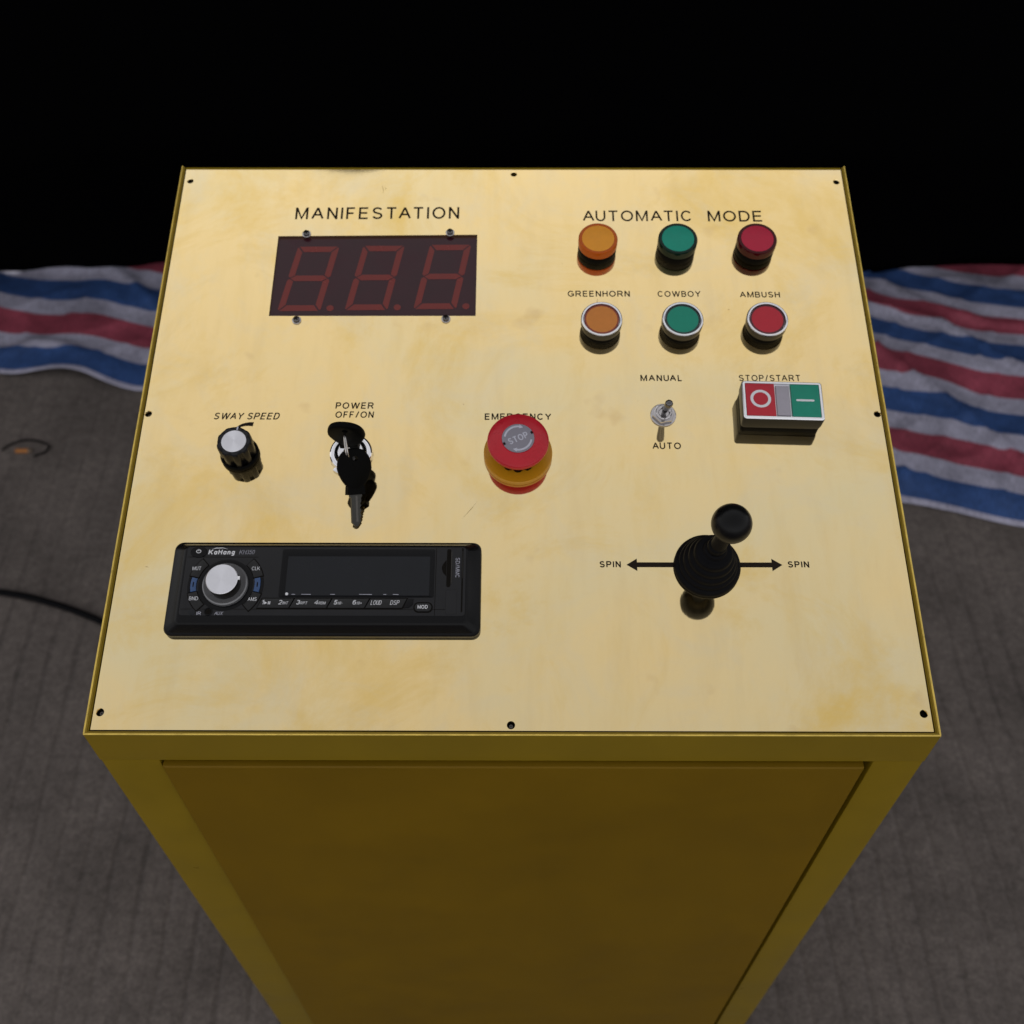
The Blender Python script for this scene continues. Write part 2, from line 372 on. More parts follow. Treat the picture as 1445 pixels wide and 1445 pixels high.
# ------------------------------------------------------------------ setting
def ground_material():
    m = mat('grooved_dark_concrete', (0.05, 0.048, 0.05), 0.85, spec=0.25); t = m.node_tree; b = t.nodes['Principled BSDF']; ln = t.links
    tc = t.nodes.new('ShaderNodeTexCoord')
    warp = t.nodes.new('ShaderNodeTexNoise'); warp.inputs['Scale'].default_value = 3.0; warp.inputs['Detail'].default_value = 4; ln.new(tc.outputs['Object'], warp.inputs['Vector'])
    sx = t.nodes.new('ShaderNodeSeparateXYZ'); ln.new(tc.outputs['Object'], sx.inputs[0])
    def mth(op, a, c=None):
        n = t.nodes.new('ShaderNodeMath'); n.operation = op
        for k, v in ((0, a), (1, c)):
            if v is None: continue
            if isinstance(v, (int, float)): n.inputs[k].default_value = v
            else: ln.new(v, n.inputs[k])
        return n.outputs[0]
    u = mth('ADD', mth('ADD', sx.outputs[0], mth('MULTIPLY', sx.outputs[1], 0.03)), mth('MULTIPLY', warp.outputs[0], 0.035))
    saw = mth('ABSOLUTE', mth('SUBTRACT', mth('FRACT', mth('MULTIPLY', u, 24.0)), 0.5))        # 0 in the groove
    gr = t.nodes.new('ShaderNodeMapRange'); gr.inputs[1].default_value = 0.0; gr.inputs[2].default_value = 0.16; ln.new(saw, gr.inputs[0])
    big = t.nodes.new('ShaderNodeTexNoise'); big.inputs['Scale'].default_value = 7; big.inputs['Detail'].default_value = 6; ln.new(tc.outputs['Object'], big.inputs['Vector'])
    fine = t.nodes.new('ShaderNodeTexNoise'); fine.inputs['Scale'].default_value = 190; fine.inputs['Detail'].default_value = 5; fine.inputs['Roughness'].default_value = 0.7; ln.new(tc.outputs['Object'], fine.inputs['Vector'])
    gamt = t.nodes.new('ShaderNodeMapRange'); gamt.inputs[1].default_value = 0.48; gamt.inputs[2].default_value = 0.65; gamt.inputs[3].default_value = 0.0; gamt.inputs[4].default_value = 1.0
    ln.new(warp.outputs[0], gamt.inputs[0])
    gdark = mth('MULTIPLY', mth('SUBTRACT', 1.0, gr.outputs[0]), mth('MULTIPLY', gamt.outputs[0], 0.26))
    f = mth('MULTIPLY', mth('ADD', 0.45, mth('MULTIPLY', big.outputs[0], 1.1)), mth('ADD', 0.35, mth('MULTIPLY', fine.outputs[0], 1.3)))
    mid = t.nodes.new('ShaderNodeTexNoise'); mid.inputs['Scale'].default_value = 62; mid.inputs['Detail'].default_value = 4; mid.inputs['Roughness'].default_value = 0.75; ln.new(tc.outputs['Object'], mid.inputs['Vector'])
    f = mth('MULTIPLY', f, mth('ADD', 0.3, mth('MULTIPLY', mid.outputs[0], 1.4)))
    f = mth('MULTIPLY', f, mth('SUBTRACT', 1.0, gdark))
    vm = t.nodes.new('ShaderNodeVectorMath'); vm.operation = 'SCALE'; vm.inputs[0].default_value = (0.122, 0.103, 0.096); ln.new(f, vm.inputs['Scale'])
    ln.new(vm.outputs[0], b.inputs['Base Color'])
    h = mth('ADD', mth('MULTIPLY', gr.outputs[0], 0.6), mth('MULTIPLY', fine.outputs[0], 0.5))
    bu = t.nodes.new('ShaderNodeBump'); bu.inputs['Strength'].default_value = 0.8; bu.inputs['Distance'].default_value = 0.003
    ln.new(h, bu.inputs['Height']); ln.new(bu.outputs[0], b.inputs['Normal'])
    return m
bm = bmesh.new(); bmesh.ops.create_grid(bm, x_segments=4, y_segments=4, size=60)
link('ground', bake(bm, smooth=False), ground_material(), kind='structure')

def stripe_material():
    m = mat('woven_striped_plastic', (0.3, 0.3, 0.3), 0.55, spec=0.3); t = m.node_tree; b = t.nodes['Principled BSDF']; ln = t.links
    uv = t.nodes.new('ShaderNodeUVMap'); uv.uv_map = 'cloth'
    s = t.nodes.new('ShaderNodeSeparateXYZ'); ln.new(uv.outputs[0], s.inputs[0])
    mul = t.nodes.new('ShaderNodeMath'); mul.operation = 'MULTIPLY'; ln.new(s.outputs[1], mul.inputs[0]); mul.inputs[1].default_value = 1 / 0.191
    fr = t.nodes.new('ShaderNodeMath'); fr.operation = 'FRACT'; ln.new(mul.outputs[0], fr.inputs[0])
    cr = t.nodes.new('ShaderNodeValToRGB'); cr.color_ramp.interpolation = 'LINEAR'; ln.new(fr.outputs[0], cr.inputs[0])
    W = (0.37, 0.36, 0.47, 1); B = (0.032, 0.075, 0.22, 1); Rd = (0.28, 0.054, 0.085, 1)
    e = cr.color_ramp.elements
    # white 0-.055, blue -.345, white -.56, red -.85, white -1
    stops = [(0.0, W), (0.055, W), (0.065, B), (0.340, B), (0.352, W), (0.550, W), (0.562, Rd), (0.845, Rd), (0.857, W), (1.0, W)]
    e[0].position = 0; e[0].color = W; e[1].position = 1; e[1].color = W
    for p, c in stops[1:-1]:
        q = e.new(p); q.color = c
    n = t.nodes.new('ShaderNodeTexNoise'); n.inputs['Scale'].default_value = 10; n.inputs['Detail'].default_value = 8; n.inputs['Roughness'].default_value = 0.65
    ln.new(uv.outputs[0], n.inputs['Vector'])
    mp = t.nodes.new('ShaderNodeMapping'); mp.inputs['Scale'].default_value = (420, 70, 1); ln.new(uv.outputs[0], mp.inputs[0])
    wv = t.nodes.new('ShaderNodeTexNoise'); wv.inputs['Scale'].default_value = 1.0; wv.inputs['Detail'].default_value = 3; ln.new(mp.outputs[0], wv.inputs['Vector'])
    a = t.nodes.new('ShaderNodeMapRange'); a.inputs[1].default_value = 0.3; a.inputs[2].default_value = 0.7; a.inputs[3].default_value = 0.6; a.inputs[4].default_value = 1.35; ln.new(n.outputs[0], a.inputs[0])
    a2 = t.nodes.new('ShaderNodeMapRange'); a2.inputs[1].default_value = 0.3; a2.inputs[2].default_value = 0.7; a2.inputs[3].default_value = 0.72; a2.inputs[4].default_value = 1.25; ln.new(wv.outputs[0], a2.inputs[0])
    mm = t.nodes.new('ShaderNodeMath'); mm.operation = 'MULTIPLY'; ln.new(a.outputs[0], mm.inputs[0]); ln.new(a2.outputs[0], mm.inputs[1])
    vm = t.nodes.new('ShaderNodeVectorMath'); vm.operation = 'SCALE'; ln.new(cr.outputs[0], vm.inputs[0]); ln.new(mm.outputs[0], vm.inputs['Scale'])
    ln.new(vm.outputs[0], b.inputs['Base Color'])
    bu = t.nodes.new('ShaderNodeBump'); bu.inputs['Strength'].default_value = 0.5; bu.inputs['Distance'].default_value = 0.001
    ln.new(wv.outputs[0], bu.inputs['Height']); ln.new(bu.outputs[0], b.inputs['Normal'])
    return m
def tarp():
    """sheet lying on the ground, its front edge running slightly towards the camera on the right"""
    nu, nv = 460, 150; U0, U1, V1 = -2.0, 2.6, 1.35
    du = Vector((0.9806, -0.196, 0)); dvv = Vector((0.196, 0.9806, 0)); O = Vector((0.0, 1.003, 0.0))
    bm = bmesh.new(); lay = bm.loops.layers.uv.new('cloth'); g = []; uvs = {}
    for j in range(nv + 1):
        row = []
        for i in range(nu + 1):
            u = U0 + (U1 - U0) * i / nu; v = V1 * (j / nv) ** 1.1
            lft = max(0.0, min(1.0, (0.2 - u) / 1.0))
            e = math.exp(-v / 0.12)
            # creases and ripples, both in height and in the lie of the stripes
            rip = noise.noise(Vector((u * 2.3, v * 1.6, 1.7)))
            rip2 = noise.noise(Vector((u * 6.5 + v * 2.0, v * 4.0, 5.2)))
            rip3 = noise.noise(Vector((u * 13 + v * 5, v * 17, 9.1)))
            cz = noise.noise(Vector((u * 3.1 + 4, v * 5.2 + u * 1.5, 2.2))); crease = max(0.0, 1 - abs(cz) * 7) ** 2
            cz2 = noise.noise(Vector((u * 7.0 - 3, v * 9.0 - u * 3, 6.2))); crease2 = max(0.0, 1 - abs(cz2) * 6) ** 2
            shift = 0.004 * crease + 0.045 * rip + 0.018 * rip2 + (0.010 + 0.010 * lft) * e * math.sin(u * 19 + 2.5 * rip)
            z = 0.006 + 0.035 * min(1, v / 0.25) * max(0, rip) + 0.014 * min(1, v / 0.15) * abs(rip2) + 0.004 * rip3 + 0.0025
            z += min(1, v / 0.06) * (0.010 * crease + 0.005 * crease2)
            z += (0.004 + 0.016 * lft) * e * (0.5 + 0.5 * math.sin(u * 19 + 2.5 * rip))
            z *= (0.35 + 0.65 * min(1, v / 0.05)) if lft < 0.5 else 1.0
            p = O + du * u + dvv * (v + shift * (1 - 0.55 * e)); p.z = max(0.003, z)
            vt = bm.verts.new(p); uvs[vt] = (u, v); row.append(vt)
        g.append(row)
    for j in range(nv):
        for i in range(nu):
            f = bm.faces.new((g[j][i], g[j][i + 1], g[j + 1][i + 1], g[j + 1][i])); f.smooth = True
            for l in f.loops: l[lay].uv = uvs[l.vert]
    me = bpy.data.meshes.new('tarp'); bm.to_mesh(me); bm.free()
    o = link('tarpaulin', me, stripe_material())
    so = o.modifiers.new('thickness', 'SOLIDIFY'); so.thickness = 0.0012; so.offset = 1
    o['label'] = 'red, white and blue striped woven tarpaulin spread on the ground behind the console'; o['category'] = 'tarpaulin'
tarp()

def backdrop_cloth():
    """black sheet hanging in slack folds behind the tarpaulin"""
    bm = bmesh.new(); nu, nv = 400, 60; g = []
    for j in range(nv + 1):
        s = j / nv; row = []
        for i in range(nu + 1):
            x = -2.2 + 4.4 * i / nu
            n1 = noise.noise(Vector((x * 1.3, s * 0.7, 3.3))); n2 = noise.noise(Vector((x * 4.2, s * 1.1, 8.0)))
            top = 2.06 + 0.15 * math.exp(-((x + 0.33) / 0.17) ** 2)       # peak added so its dark reflection shows at the plate's top edge
            z = top * s  # height beyond the view is added to block sun and low sky
            y = 1.57 - 0.66 * min(z, 0.42) - 0.09 * max(0, z - 0.42) + 0.05 * n1 + 0.035 * n2 * (1 - 0.3 * s) + 0.02 * math.sin(x * 9 + 3 * n1)  # forward lean shaped to shade the far part of the tarpaulin
            if s < 0.08: y -= (0.08 - s) / 0.08 * 0.07; z = 0.012 + top * s
            row.append(bm.verts.new((x, y, z)))
        g.append(row)
    for j in range(nv):
        for i in range(nu): bm.faces.new((g[j][i], g[j][i + 1], g[j + 1][i + 1], g[j + 1][i]))
    o = link('black_sheet', bake(bm, angle=180), mat('black_cloth', (0.0012, 0.0012, 0.0015), 0.95, spec=0.01))
    so = o.modifiers.new('thickness', 'SOLIDIFY'); so.thickness = 0.004; so.offset = 1
    o['label'] = 'large black cloth sheet hanging in dark folds behind the striped tarpaulin'; o['category'] = 'cloth'
backdrop_cloth()

def spline(pts, n=10):
    P = [Vector(p) for p in pts]; P = [2 * P[0] - P[1]] + P + [2 * P[-1] - P[-2]]; out = []
    for i in range(1, len(P) - 2):
        for k in range(n):
            t = k / n; a, b, c, d = P[i - 1], P[i], P[i + 1], P[i + 2]
            out.append(0.5 * ((2 * b) + (c - a) * t + (2 * a - 5 * b + 4 * c - d) * t * t + (3 * b - a - 3 * c + d) * t ** 3))
    out.append(P[-2]); return out
o = link('cable', bake(tube(spline([(-1.9, 0.74, .006), (-1.3, 0.73, .006), (-0.98, 0.70, .006), (-0.841, 0.679, .006), (-0.767, 0.663, .006), (-0.665, 0.625, .006), (-0.5, 0.54, .006), (-0.2, 0.42, .006), (0.0, 0.41, .006)]), 0.0055, 14)), M['rubber'])
o['label'] = 'black power cable lying on the pavement and running under the console'; o['category'] = 'cable'

pts = spline([(-0.93, 0.990, .003), (-0.915, 1.006, .003), (-0.893, 1.014, .004), (-0.868, 1.012, .004), (-0.846, 1.000, .003), (-0.852, 0.984, .003), (-0.868, 0.976, .003)])
o = link('wire_scrap', bake(tube(pts, 0.0017, 8)), M['rubber'])
o['label'] = 'short bent scrap of black wire curled round the cigarette butt'; o['category'] = 'wire'
bt = bpy.data.objects.new('cigarette_butt', None); sc.collection.objects.link(bt); bt.matrix_world = Matrix.Translation((-0.888, 0.988, 0.0045)) @ Rz(2)
bt['label'] = 'orange cigarette butt lying on the pavement left of the console'; bt['category'] = 'cigarette butt'
def cyl_x(x0, x1, r): return bake(tube([(x0, 0, 0), (x0 + 0.2 * (x1 - x0), 0, 0), (x1, 0, 0)], r, 14))
link('filter', cyl_x(-0.014, 0.008, 0.0042), wear(mat('cork_filter_paper', (0.36, 0.14, 0.035), 0.8), 0.3, 300), bt)
link('burnt_paper', cyl_x(0.0081, 0.014, 0.0040), wear(mat('stained_paper', (0.16, 0.12, 0.09), 0.9), 0.4, 300), bt)

# ------------------------------------------------------------------ the console
con = bpy.data.objects.new('control_console', None); sc.collection.objects.link(con)
con['label'] = 'yellow metal control console with sloping polished brass control plate'; con['category'] = 'control console'
ca, sa = math.cos(TILT), math.sin(TILT)
def pw(x, y, z=0):     # a point given on the plate (mm) in world metres
    v = PANEL @ Vector((x * MM, y * MM, z * MM)); return v
XO = 0.2562; WT = 0.0026                    # outer half width of the cabinet and wall thickness
yF = pw(0, -13.2).y; yB = pw(0, 430).y
def side(sign):
    bm = bmesh.new(); pr = []
    f = pw(0, -13.2, 0.6); b_ = pw(0, 430, 0.6)
    for x in (sign * XO, sign * (XO - WT)):
        pr.append([bm.verts.new(c) for c in ((x, yF, 0.03), (x, yB, 0.03), (x, b_.y, b_.z), (x, f.y, f.z))])
    a, c = pr
    for i in range(4): j = (i + 1) % 4; bm.faces.new((a[i], a[j], c[j], c[i]))
    bm.faces.new(a); bm.faces.new(c)
    bmesh.ops.bevel(bm, geom=bm.edges[:], offset=0.0007, segments=2, affect='EDGES')
    return bake(bm)
for s in (-1, 1): link('side_panel', side(s), M['paint'], con)
zt = pw(0, -13.2, 0.6).z
# face frame: two posts, top rail, bottom rail, butted; the door sits in its opening
DX0, DX1, DZ = -0.2185, 0.2245, 0.8425
def fr(name, x0, x1, z0, z1): return link(name, bake(box(x0, yF - 0.0004, z0, x1, yF + 0.022, z1, 0.0009)), M['paint'], con)
fr('post', -XO + 0.0002, DX0 - 0.0012, 0.0, DZ); fr('post', DX1 + 0.0006, XO - 0.0002, 0.0, DZ)
# top rail reaches the sloping top, with a thin folded lip standing beside the plate
bm = bmesh.new(); prof = [(yF - 0.0006, DZ + 0.0002), (yF + 0.022, DZ + 0.0002), (yF + 0.022, pw(0, 9.5, -6).z), (pw(0, -11.0, -6).y, pw(0, -11.0, -6).z), (pw(0, -11.6, 0.7).y, pw(0, -11.6, 0.7).z), (yF - 0.0006, zt)]
rings = [[bm.verts.new((x, y, z)) for y, z in prof] for x in (-XO, XO)]
for i in range(6): j = (i + 1) % 6; bm.faces.new((rings[0][i], rings[0][j], rings[1][j], rings[1][i]))
bm.faces.new(rings[0]); bm.faces.new(rings[1])
bmesh.ops.recalc_face_normals(bm, faces=bm.faces[:])
bmesh.ops.bevel(bm, geom=[e for e in bm.edges if e.calc_length() > 0.3], offset=0.0006, segments=2, affect='EDGES')
link('top_rail', bake(bm), M['paint'], con)
fr('bottom_rail', DX0 - 0.001, DX1 + 0.001, 0.06, 0.12)
# door: its folded top edge stands a few millimetres proud of the rail, narrow gap left, wider gap right
bm = box(DX0, yF - 0.0035, 0.123, DX1 - 0.0042, yF + 0.014, DZ - 0.0035, 0.0022, 3)
link('door_panel', bake(bm), M['door'], con, label='flat brown-ochre door panel set in the front frame')
link('door_gap', bake(box(DX0 - 0.001, yF + 0.016, 0.121, DX1 + 0.0004, yF + 0.019, DZ)), M['gap'], con)
link('back_panel', bake(box(-XO + WT + .0003, yB - 0.003, 0.03, XO - WT - .0003, yB - 0.0004, pw(0, 430, 0).z - 0.0003, 0.0006)), M['paint'], con)
# dark inner flange under the plate
link('inner_flange', bake(slab([(-253.3, -10.6), (253.3, -10.6), (253.3, 428.5), (-253.3, 428.5)], -8, -4.6, 0)), M['gap'], con, PANEL)

# folded lip: its outer edge carries a strip of lighter yellow
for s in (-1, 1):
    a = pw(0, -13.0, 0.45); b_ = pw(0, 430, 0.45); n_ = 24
    link('pale_edge', bake(tube([(s * (XO - 0.0003) + 0.00004 * math.sin(k * 1.7), a.y + (b_.y - a.y) * k / n_, a.z + (b_.z - a.z) * k / n_) for k in range(n_ + 1)], 0.00065, 8)), M['pale_lip'], con)
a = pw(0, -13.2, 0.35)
link('pale_edge', bake(tube([(-XO + 2 * XO * k / 24, a.y - 0.0001, a.z + 0.00005 * math.sin(k * 2.1)) for k in range(25)], 0.0006, 8)), M['pale_lip'], con)

# brass plate with its window cut out and countersunk screw holes
HOLES = [(-248.5, 0), (248.3, 0), (0, -8), (-250, 208.5), (250.2, 208.9), (-248.2, 415.6), (248.2, 415.0), (0.6, 422.6)]
HOLES[2] = (-0.4, -7.4)
WX0, WX1, WY0, WY1 = -175.3, -26.6, 289.9, 362.8
def cut_plate():
    bm = slab([(-252.6, -10.7), (252.6, -10.9), (253.0, 427.5), (-252.8, 427.5)], -1.8, 0.0, 0.12)
    me = bake(bm, smooth=False); o = bpy.data.objects.new('p', me); sc.collection.objects.link(o)
    cut = bmesh.new()
    for x, y in HOLES:
        b2 = lathe([(0, -3), (2.15, -3), (2.15, -0.5), (2.5, 0.02), (2.5, 1), (0, 1)], 28, x, y); tmp = bpy.data.meshes.new('c'); b2.to_mesh(tmp); b2.free(); cut.from_mesh(tmp)
    b2 = loft([([(WX0, WY0), (WX1, WY0 + 0.2), (WX1, WY1 + 0.9), (WX0, WY1 - 0.6)], -3), ([(WX0, WY0), (WX1, WY0 + 0.2), (WX1, WY1 + 0.9), (WX0, WY1 - 0.6)], 2)])
    tmp = bpy.data.meshes.new('c'); b2.to_mesh(tmp); b2.free(); cut.from_mesh(tmp)
    bmesh.ops.recalc_face_normals(cut, faces=cut.faces[:]); cm = bpy.data.meshes.new('c'); cut.to_mesh(cm); cut.free()
    co = bpy.data.objects.new('c', cm); sc.collection.objects.link(co)
    md = o.modifiers.new('b', 'BOOLEAN'); md.operation = 'DIFFERENCE'; md.solver = 'EXACT'; md.object = co
    dg = bpy.context.evaluated_depsgraph_get(); res = bpy.data.meshes.new_from_object(o.evaluated_get(dg))
    bpy.data.objects.remove(o); bpy.data.objects.remove(co); return res
plate = link('control_plate', cut_plate(), M['brass'], con, PANEL, label='polished brass plate with light tarnish stains')
for x, y in HOLES:
    link('screw', bake(lathe([(0, -4.55), (1.6, -4.5), (1.8, -3.6), (1.2, -3.2), (0.5, -3.25), (0.4, -3.9), (0, -3.9)], 20)), M['gap'] if x > 0 else M['dark_steel'], plate, T(x, y))
def letter(parent, s, x0, x1, y0, cap, m='print', sh=0.0, wt=0.0, z=0.06, rot=0.0, sp=1.0, mat_=None, name='lettering', M0=I4):
    me = text_mesh(s, x0, x1, y0, cap, sh, wt, z, sp)
    return link(name, me, M[m], parent, M0 @ (T(x0, y0) @ Rz(rot) @ T(-x0, -y0)))
LET = [('MANIFESTATION', -164.3, -40.6, 378.0, 11.6, 0, 0.0, 1.3, 0.35), ('AUTOMATIC', 52.6, 135.0, 376.5, 10.4, 0, -0.004, 1.1, 0), ('MODE', 146.9, 188.2, 376.3, 10.4, 0, -0.004, 1.1, 0),
       ('GREENHORN', 39.9, 85.0, 307.1, 5.3, 0, 0.008, 1.05, 0), ('COWBOY', 105.1, 136.4, 307.0, 5.3, 0, 0.008, 1.05, 0), ('AMBUSH', 164.7, 193.8, 306.5, 5.2, 0, 0.008, 1.05, 0),
       ('SWAY SPEED', -205.0, -160.2, 204.0, 5.5, 0.22, 0.014, 1.1, 0), ('POWER', -121.9, -95.6, 212.6, 5.2, 0.06, 0.014, 1.1, 0), ('OFF/ON', -121.6, -95.3, 205.4, 5.2, 0.06, 0.014, 1.1, 0),
       ('EMERGENCY', -19.0, 26.7, 204.0, 5.1, 0, 0.014, 1.05, 0), ('MANUAL', 89.2, 118.4, 235.2, 5.2, 0, 0.014, 1.1, 0), ('STOP/START', 157.8, 200.8, 235.3, 5.2, 0, 0.008, 1.1, 0),
       ('AUTO', 94.6, 114.0, 181.3, 5.2, 0, 0.014, 1.1, 0), ('SPIN', 56.1, 69.8, 95.0, 4.4, 0, 0.02, 1.05, 0), ('SPIN', 176.8, 190.5, 95.1, 4.4, 0, 0.02, 1.05, 0)]
for s, x0, x1, y0, cap, sh, wt, sp, rot in LET: letter(plate, s, x0, x1, y0, cap, sh=sh, wt=wt, sp=sp, rot=rot)
AY = 96.9
link('printed_arrow', flat([(73.4, AY), (80.2, AY - 4.3), (80.2, AY - 1.7), (123, AY - 1.7), (166.6, AY - 1.7), (166.6, AY - 4.3), (173.4, AY), (166.6, AY + 4.3), (166.6, AY + 1.7), (80.2, AY + 1.7), (80.2, AY + 4.3)], 0.05), M['print'], plate)
# tapering curved mark above the speed knob
arc = []
for k in range(13):
    t = k / 12; a = R(100 - 40 * t); arc.append((-183.2 + (22.2 + 2.4 * t) * math.cos(a) - 0.5 + 0, 176.6 + (23.0 + 2.1 * t) * math.sin(a)))
arc2 = []
for k in range(13):
    t = k / 12; a = R(60 + 40 * t); arc2.append((-183.2 + (20.5 + 1.6 * t) * math.cos(a) - 0.5, 176.6 + (21.2 + 1.8 * t) * math.sin(a)))
up = [(-188.4, 198.0), (-186.6, 199.5), (-184.6, 200.7), (-182.2, 201.5), (-179.6, 201.9), (-176.8, 202.0)]
dn = [(-177.2, 198.7), (-179.6, 199.0), (-182.2, 198.9), (-184.4, 198.4), (-186.4, 197.8)]
link('printed_arc', flat((up + dn)[::-1], 0.05), M['print'], plate)
# a few scratches in the brass
for a, b_ in (((-100.5, 412), (-99.2, 403)), ((-98.2, 410), (-97.6, 406.5)), ((-23, 142), (-33, 129)), ((-120, 196), (-117, 195)), ((60, 300), (61.5, 306)), ((-236, 95), (-233, 94.5))):
    a = Vector(a); b_ = Vector(b_); m_ = (a + b_) / 2 + Vector((0.5, 0.2)); wd = 0.16; n_ = (b_ - a).normalized().orthogonal() * wd
    link('scratch', flat([tuple(a), tuple(m_ + n_), tuple(b_), tuple(m_ - n_)], 0.03), M['key_scr'] if 'key_scr' in M else M.setdefault('key_scr', mat('scratched_brass', (0.30, 0.19, 0.08), 0.5, metal=0.6)), plate)

# three-digit display behind the plate
disp = link('digit_display', bake(slab([(WX0 - 1, WY0 - 1), (WX1 + 1, WY0 - 1), (WX1 + 1, WY1 + 2), (WX0 - 1, WY1 + 2)], -4.5, -2.0, 0)), M['window'], con, PANEL @ T(0, 0, 0), label='dark red display window with three unlit 8. digits')
SL = 10.3 / 58.0
def seg_mesh(kind):
    # digit box: width 31, height 58, bar 4.9; horizontal bars 0..2, vertical ones
    Wd, Hh, t_ = 31.0, 58.2, 5.0; g = 0.35; tv = 4.6
    def hz(yc):
        if abs(yc) < 1: return [(tv * 0.55 + g, yc), (tv + 1 + g, yc + t_ / 2), (Wd - tv - 1 - g, yc + t_ / 2), (Wd - tv * 0.55 - g, yc), (Wd - tv - 1 - g, yc - t_ / 2), (tv + 1 + g, yc - t_ / 2)]
    mid = Hh / 2
    if kind == 'top': P = [(1.6, Hh), (Wd - 1.2, Hh), (Wd - tv - 1.0, Hh - t_), (tv + 1.2, Hh - t_)]
    if kind == 'bottom': P = [(1.2, 0), (Wd - 1.6, 0), (Wd - tv - 1.2, t_), (tv + 1.0, t_)]
    if kind == 'middle': P = [(2.0, mid), (tv + 1, mid + t_ / 2), (Wd - tv - 1, mid + t_ / 2), (Wd - 2.0, mid), (Wd - tv - 1, mid - t_ / 2), (tv + 1, mid - t_ / 2)]
    if kind == 'ul': P = [(0.2, Hh - 1.8), (0.0, mid + 2.0), (1.6, mid + 0.5), (tv, mid + t_ / 2 + 0.3), (tv, Hh - t_ - 0.5), (0.9, Hh - 0.8)]
    if kind == 'll': P = [(0.9, 0.8), (tv, t_ + 0.5), (tv, mid - t_ / 2 - 0.3), (1.6, mid - 0.5), (0.0, mid - 2.0), (0.0, 1.4)]
    if kind == 'ur': P = [(Wd - 0.9, Hh - 0.8), (Wd - tv, Hh - t_ - 0.5), (Wd - tv, mid + t_ / 2 + 0.3), (Wd - 1.6, mid + 0.5), (Wd, mid + 2.0), (Wd, Hh - 1.4)]
    if kind == 'lr': P = [(Wd - 0.9, 0.8), (Wd, 1.4), (Wd, mid - 2.0), (Wd - 1.6, mid - 0.5), (Wd - tv, mid - t_ / 2 - 0.3), (Wd - tv, t_ + 0.5)]
    P = [(x + y * SL, y) for x, y in P]
    area = sum(P[i][0] * P[(i + 1) % len(P)][1] - P[(i + 1) % len(P)][0] * P[i][1] for i in range(len(P)))
    if area < 0: P = P[::-1]
    return flat(P, 0)
SEGS = {k: seg_mesh(k) for k in ('top', 'bottom', 'middle', 'ul', 'll', 'ur', 'lr')}
dot = flat([(2.6 * math.cos(2 * math.pi * k / 24), 2.6 * math.sin(2 * math.pi * k / 24)) for k in range(24)], 0)
for dx, dy in ((-170.2, 295.6), (-121.6, 296.4), (-71.9, 297.4)):
    for k in SEGS: link('segment', SEGS[k], M['segment'], disp, T(dx, dy, -1.9) @ Rz(0.4))
    link('decimal_point', dot, M['segment'], disp, T(dx + 38.0, dy + 2.6, -1.9))
# display fixing screws with washers
wsh = bake(lathe([(0, 0.05), (3.2, 0.05), (3.3, 0.2), (3.3, 0.7), (3.1, 0.9), (0, 0.9)], 32))
def pan_head():
    bm = lathe([(0, 0.9), (2.3, 0.9), (2.45, 1.4), (2.35, 2.1), (1.9, 2.7), (1.1, 3.0), (0, 3.05)], 32)
    return bake(bm, angle=50)
def cross():
    pts = []; a, b_ = 0.5, 1.7
    for sx_, sy_ in ((b_, -a), (b_, a), (a, a), (a, b_), (-a, b_), (-a, a), (-b_, a), (-b_, -a), (-a, -a), (-a, -b_), (a, -b_), (a, -a)): pts.append((sx_, sy_))
    return loft([(pts, 2.6), (pts, 3.12)])
pan = pan_head(); crs = bake(cross(), smooth=False)
for x, y, r_ in ((-154.3, 363.9, 20), (-47.0, 365.3, 10), (-154.9, 286.0, 35), (-47.9, 287.2, 5)):
    sw = link('washer', wsh, M['steel'], plate, T(x, y))
    link('screw', pan, M['screw_steel'], plate, T(x, y) @ Rz(r_)); link('screw_slot', crs, M['gap'], plate, T(x, y) @ Rz(r_))

# ---- indicator lights and push buttons
body_i = bake(lathe([(0, 0.02), (13.9, 0.02), (14.1, 0.6), (14.1, 5.6), (13.7, 6.3), (0, 6.3)], 72))
lens_i = bake(lathe([(0, 6.35), (14.0, 6.35), (14.35, 6.9), (14.35, 12.2), (13.9, 13.0), (13.3, 13.25), (12.0, 13.1), (11.8, 12.9), (0, 12.9)], 72))
face_i = bake(lathe([(11.8, 12.6), (11.8, 12.98), (11.5, 13.06), (0, 13.16)], 72))
lens_clear = {}
for x, c, w_ in ((62.4, 'amber', 'amber'), (120.8, 'green', 'dark green'), (178.8, 'ruby', 'red')):
    b_ = link('indicator_light', body_i, M['black'], con, PANEL @ T(x, 349.6), label=w_ + ' round indicator light under AUTOMATIC MODE')
    link('lens', lens_i.copy(), M[c], b_); link('lens_face', face_i.copy(), M[c + '_f'], b_)
body_p = bake(lathe([(0, 0.02), (13.6, 0.02), (13.8, 0.5), (13.8, 2.4), (13.4, 2.6), (13.4, 3.0), (13.8, 3.2), (13.8, 5.2), (0, 5.2)], 72))
bez_p = bake(lathe([(13.2, 5.25), (14.2, 5.25), (14.45, 5.6), (14.7, 11.0), (14.55, 11.4)], 72))
ring_p = bake(lathe([(14.55, 11.4), (14.3, 11.9), (13.8, 12.2), (13.2, 12.2), (12.75, 11.9), (12.6, 11.2), (12.6, 9.0), (0, 9.0)], 72))
rim_p = bake(lathe([(12.2, 9.2), (12.3, 11.0), (11.9, 11.35), (11.1, 11.3)], 72))
cap_p = bake(lathe([(11.12, 11.2), (10.9, 11.35), (6, 11.45), (0, 11.5)], 72))
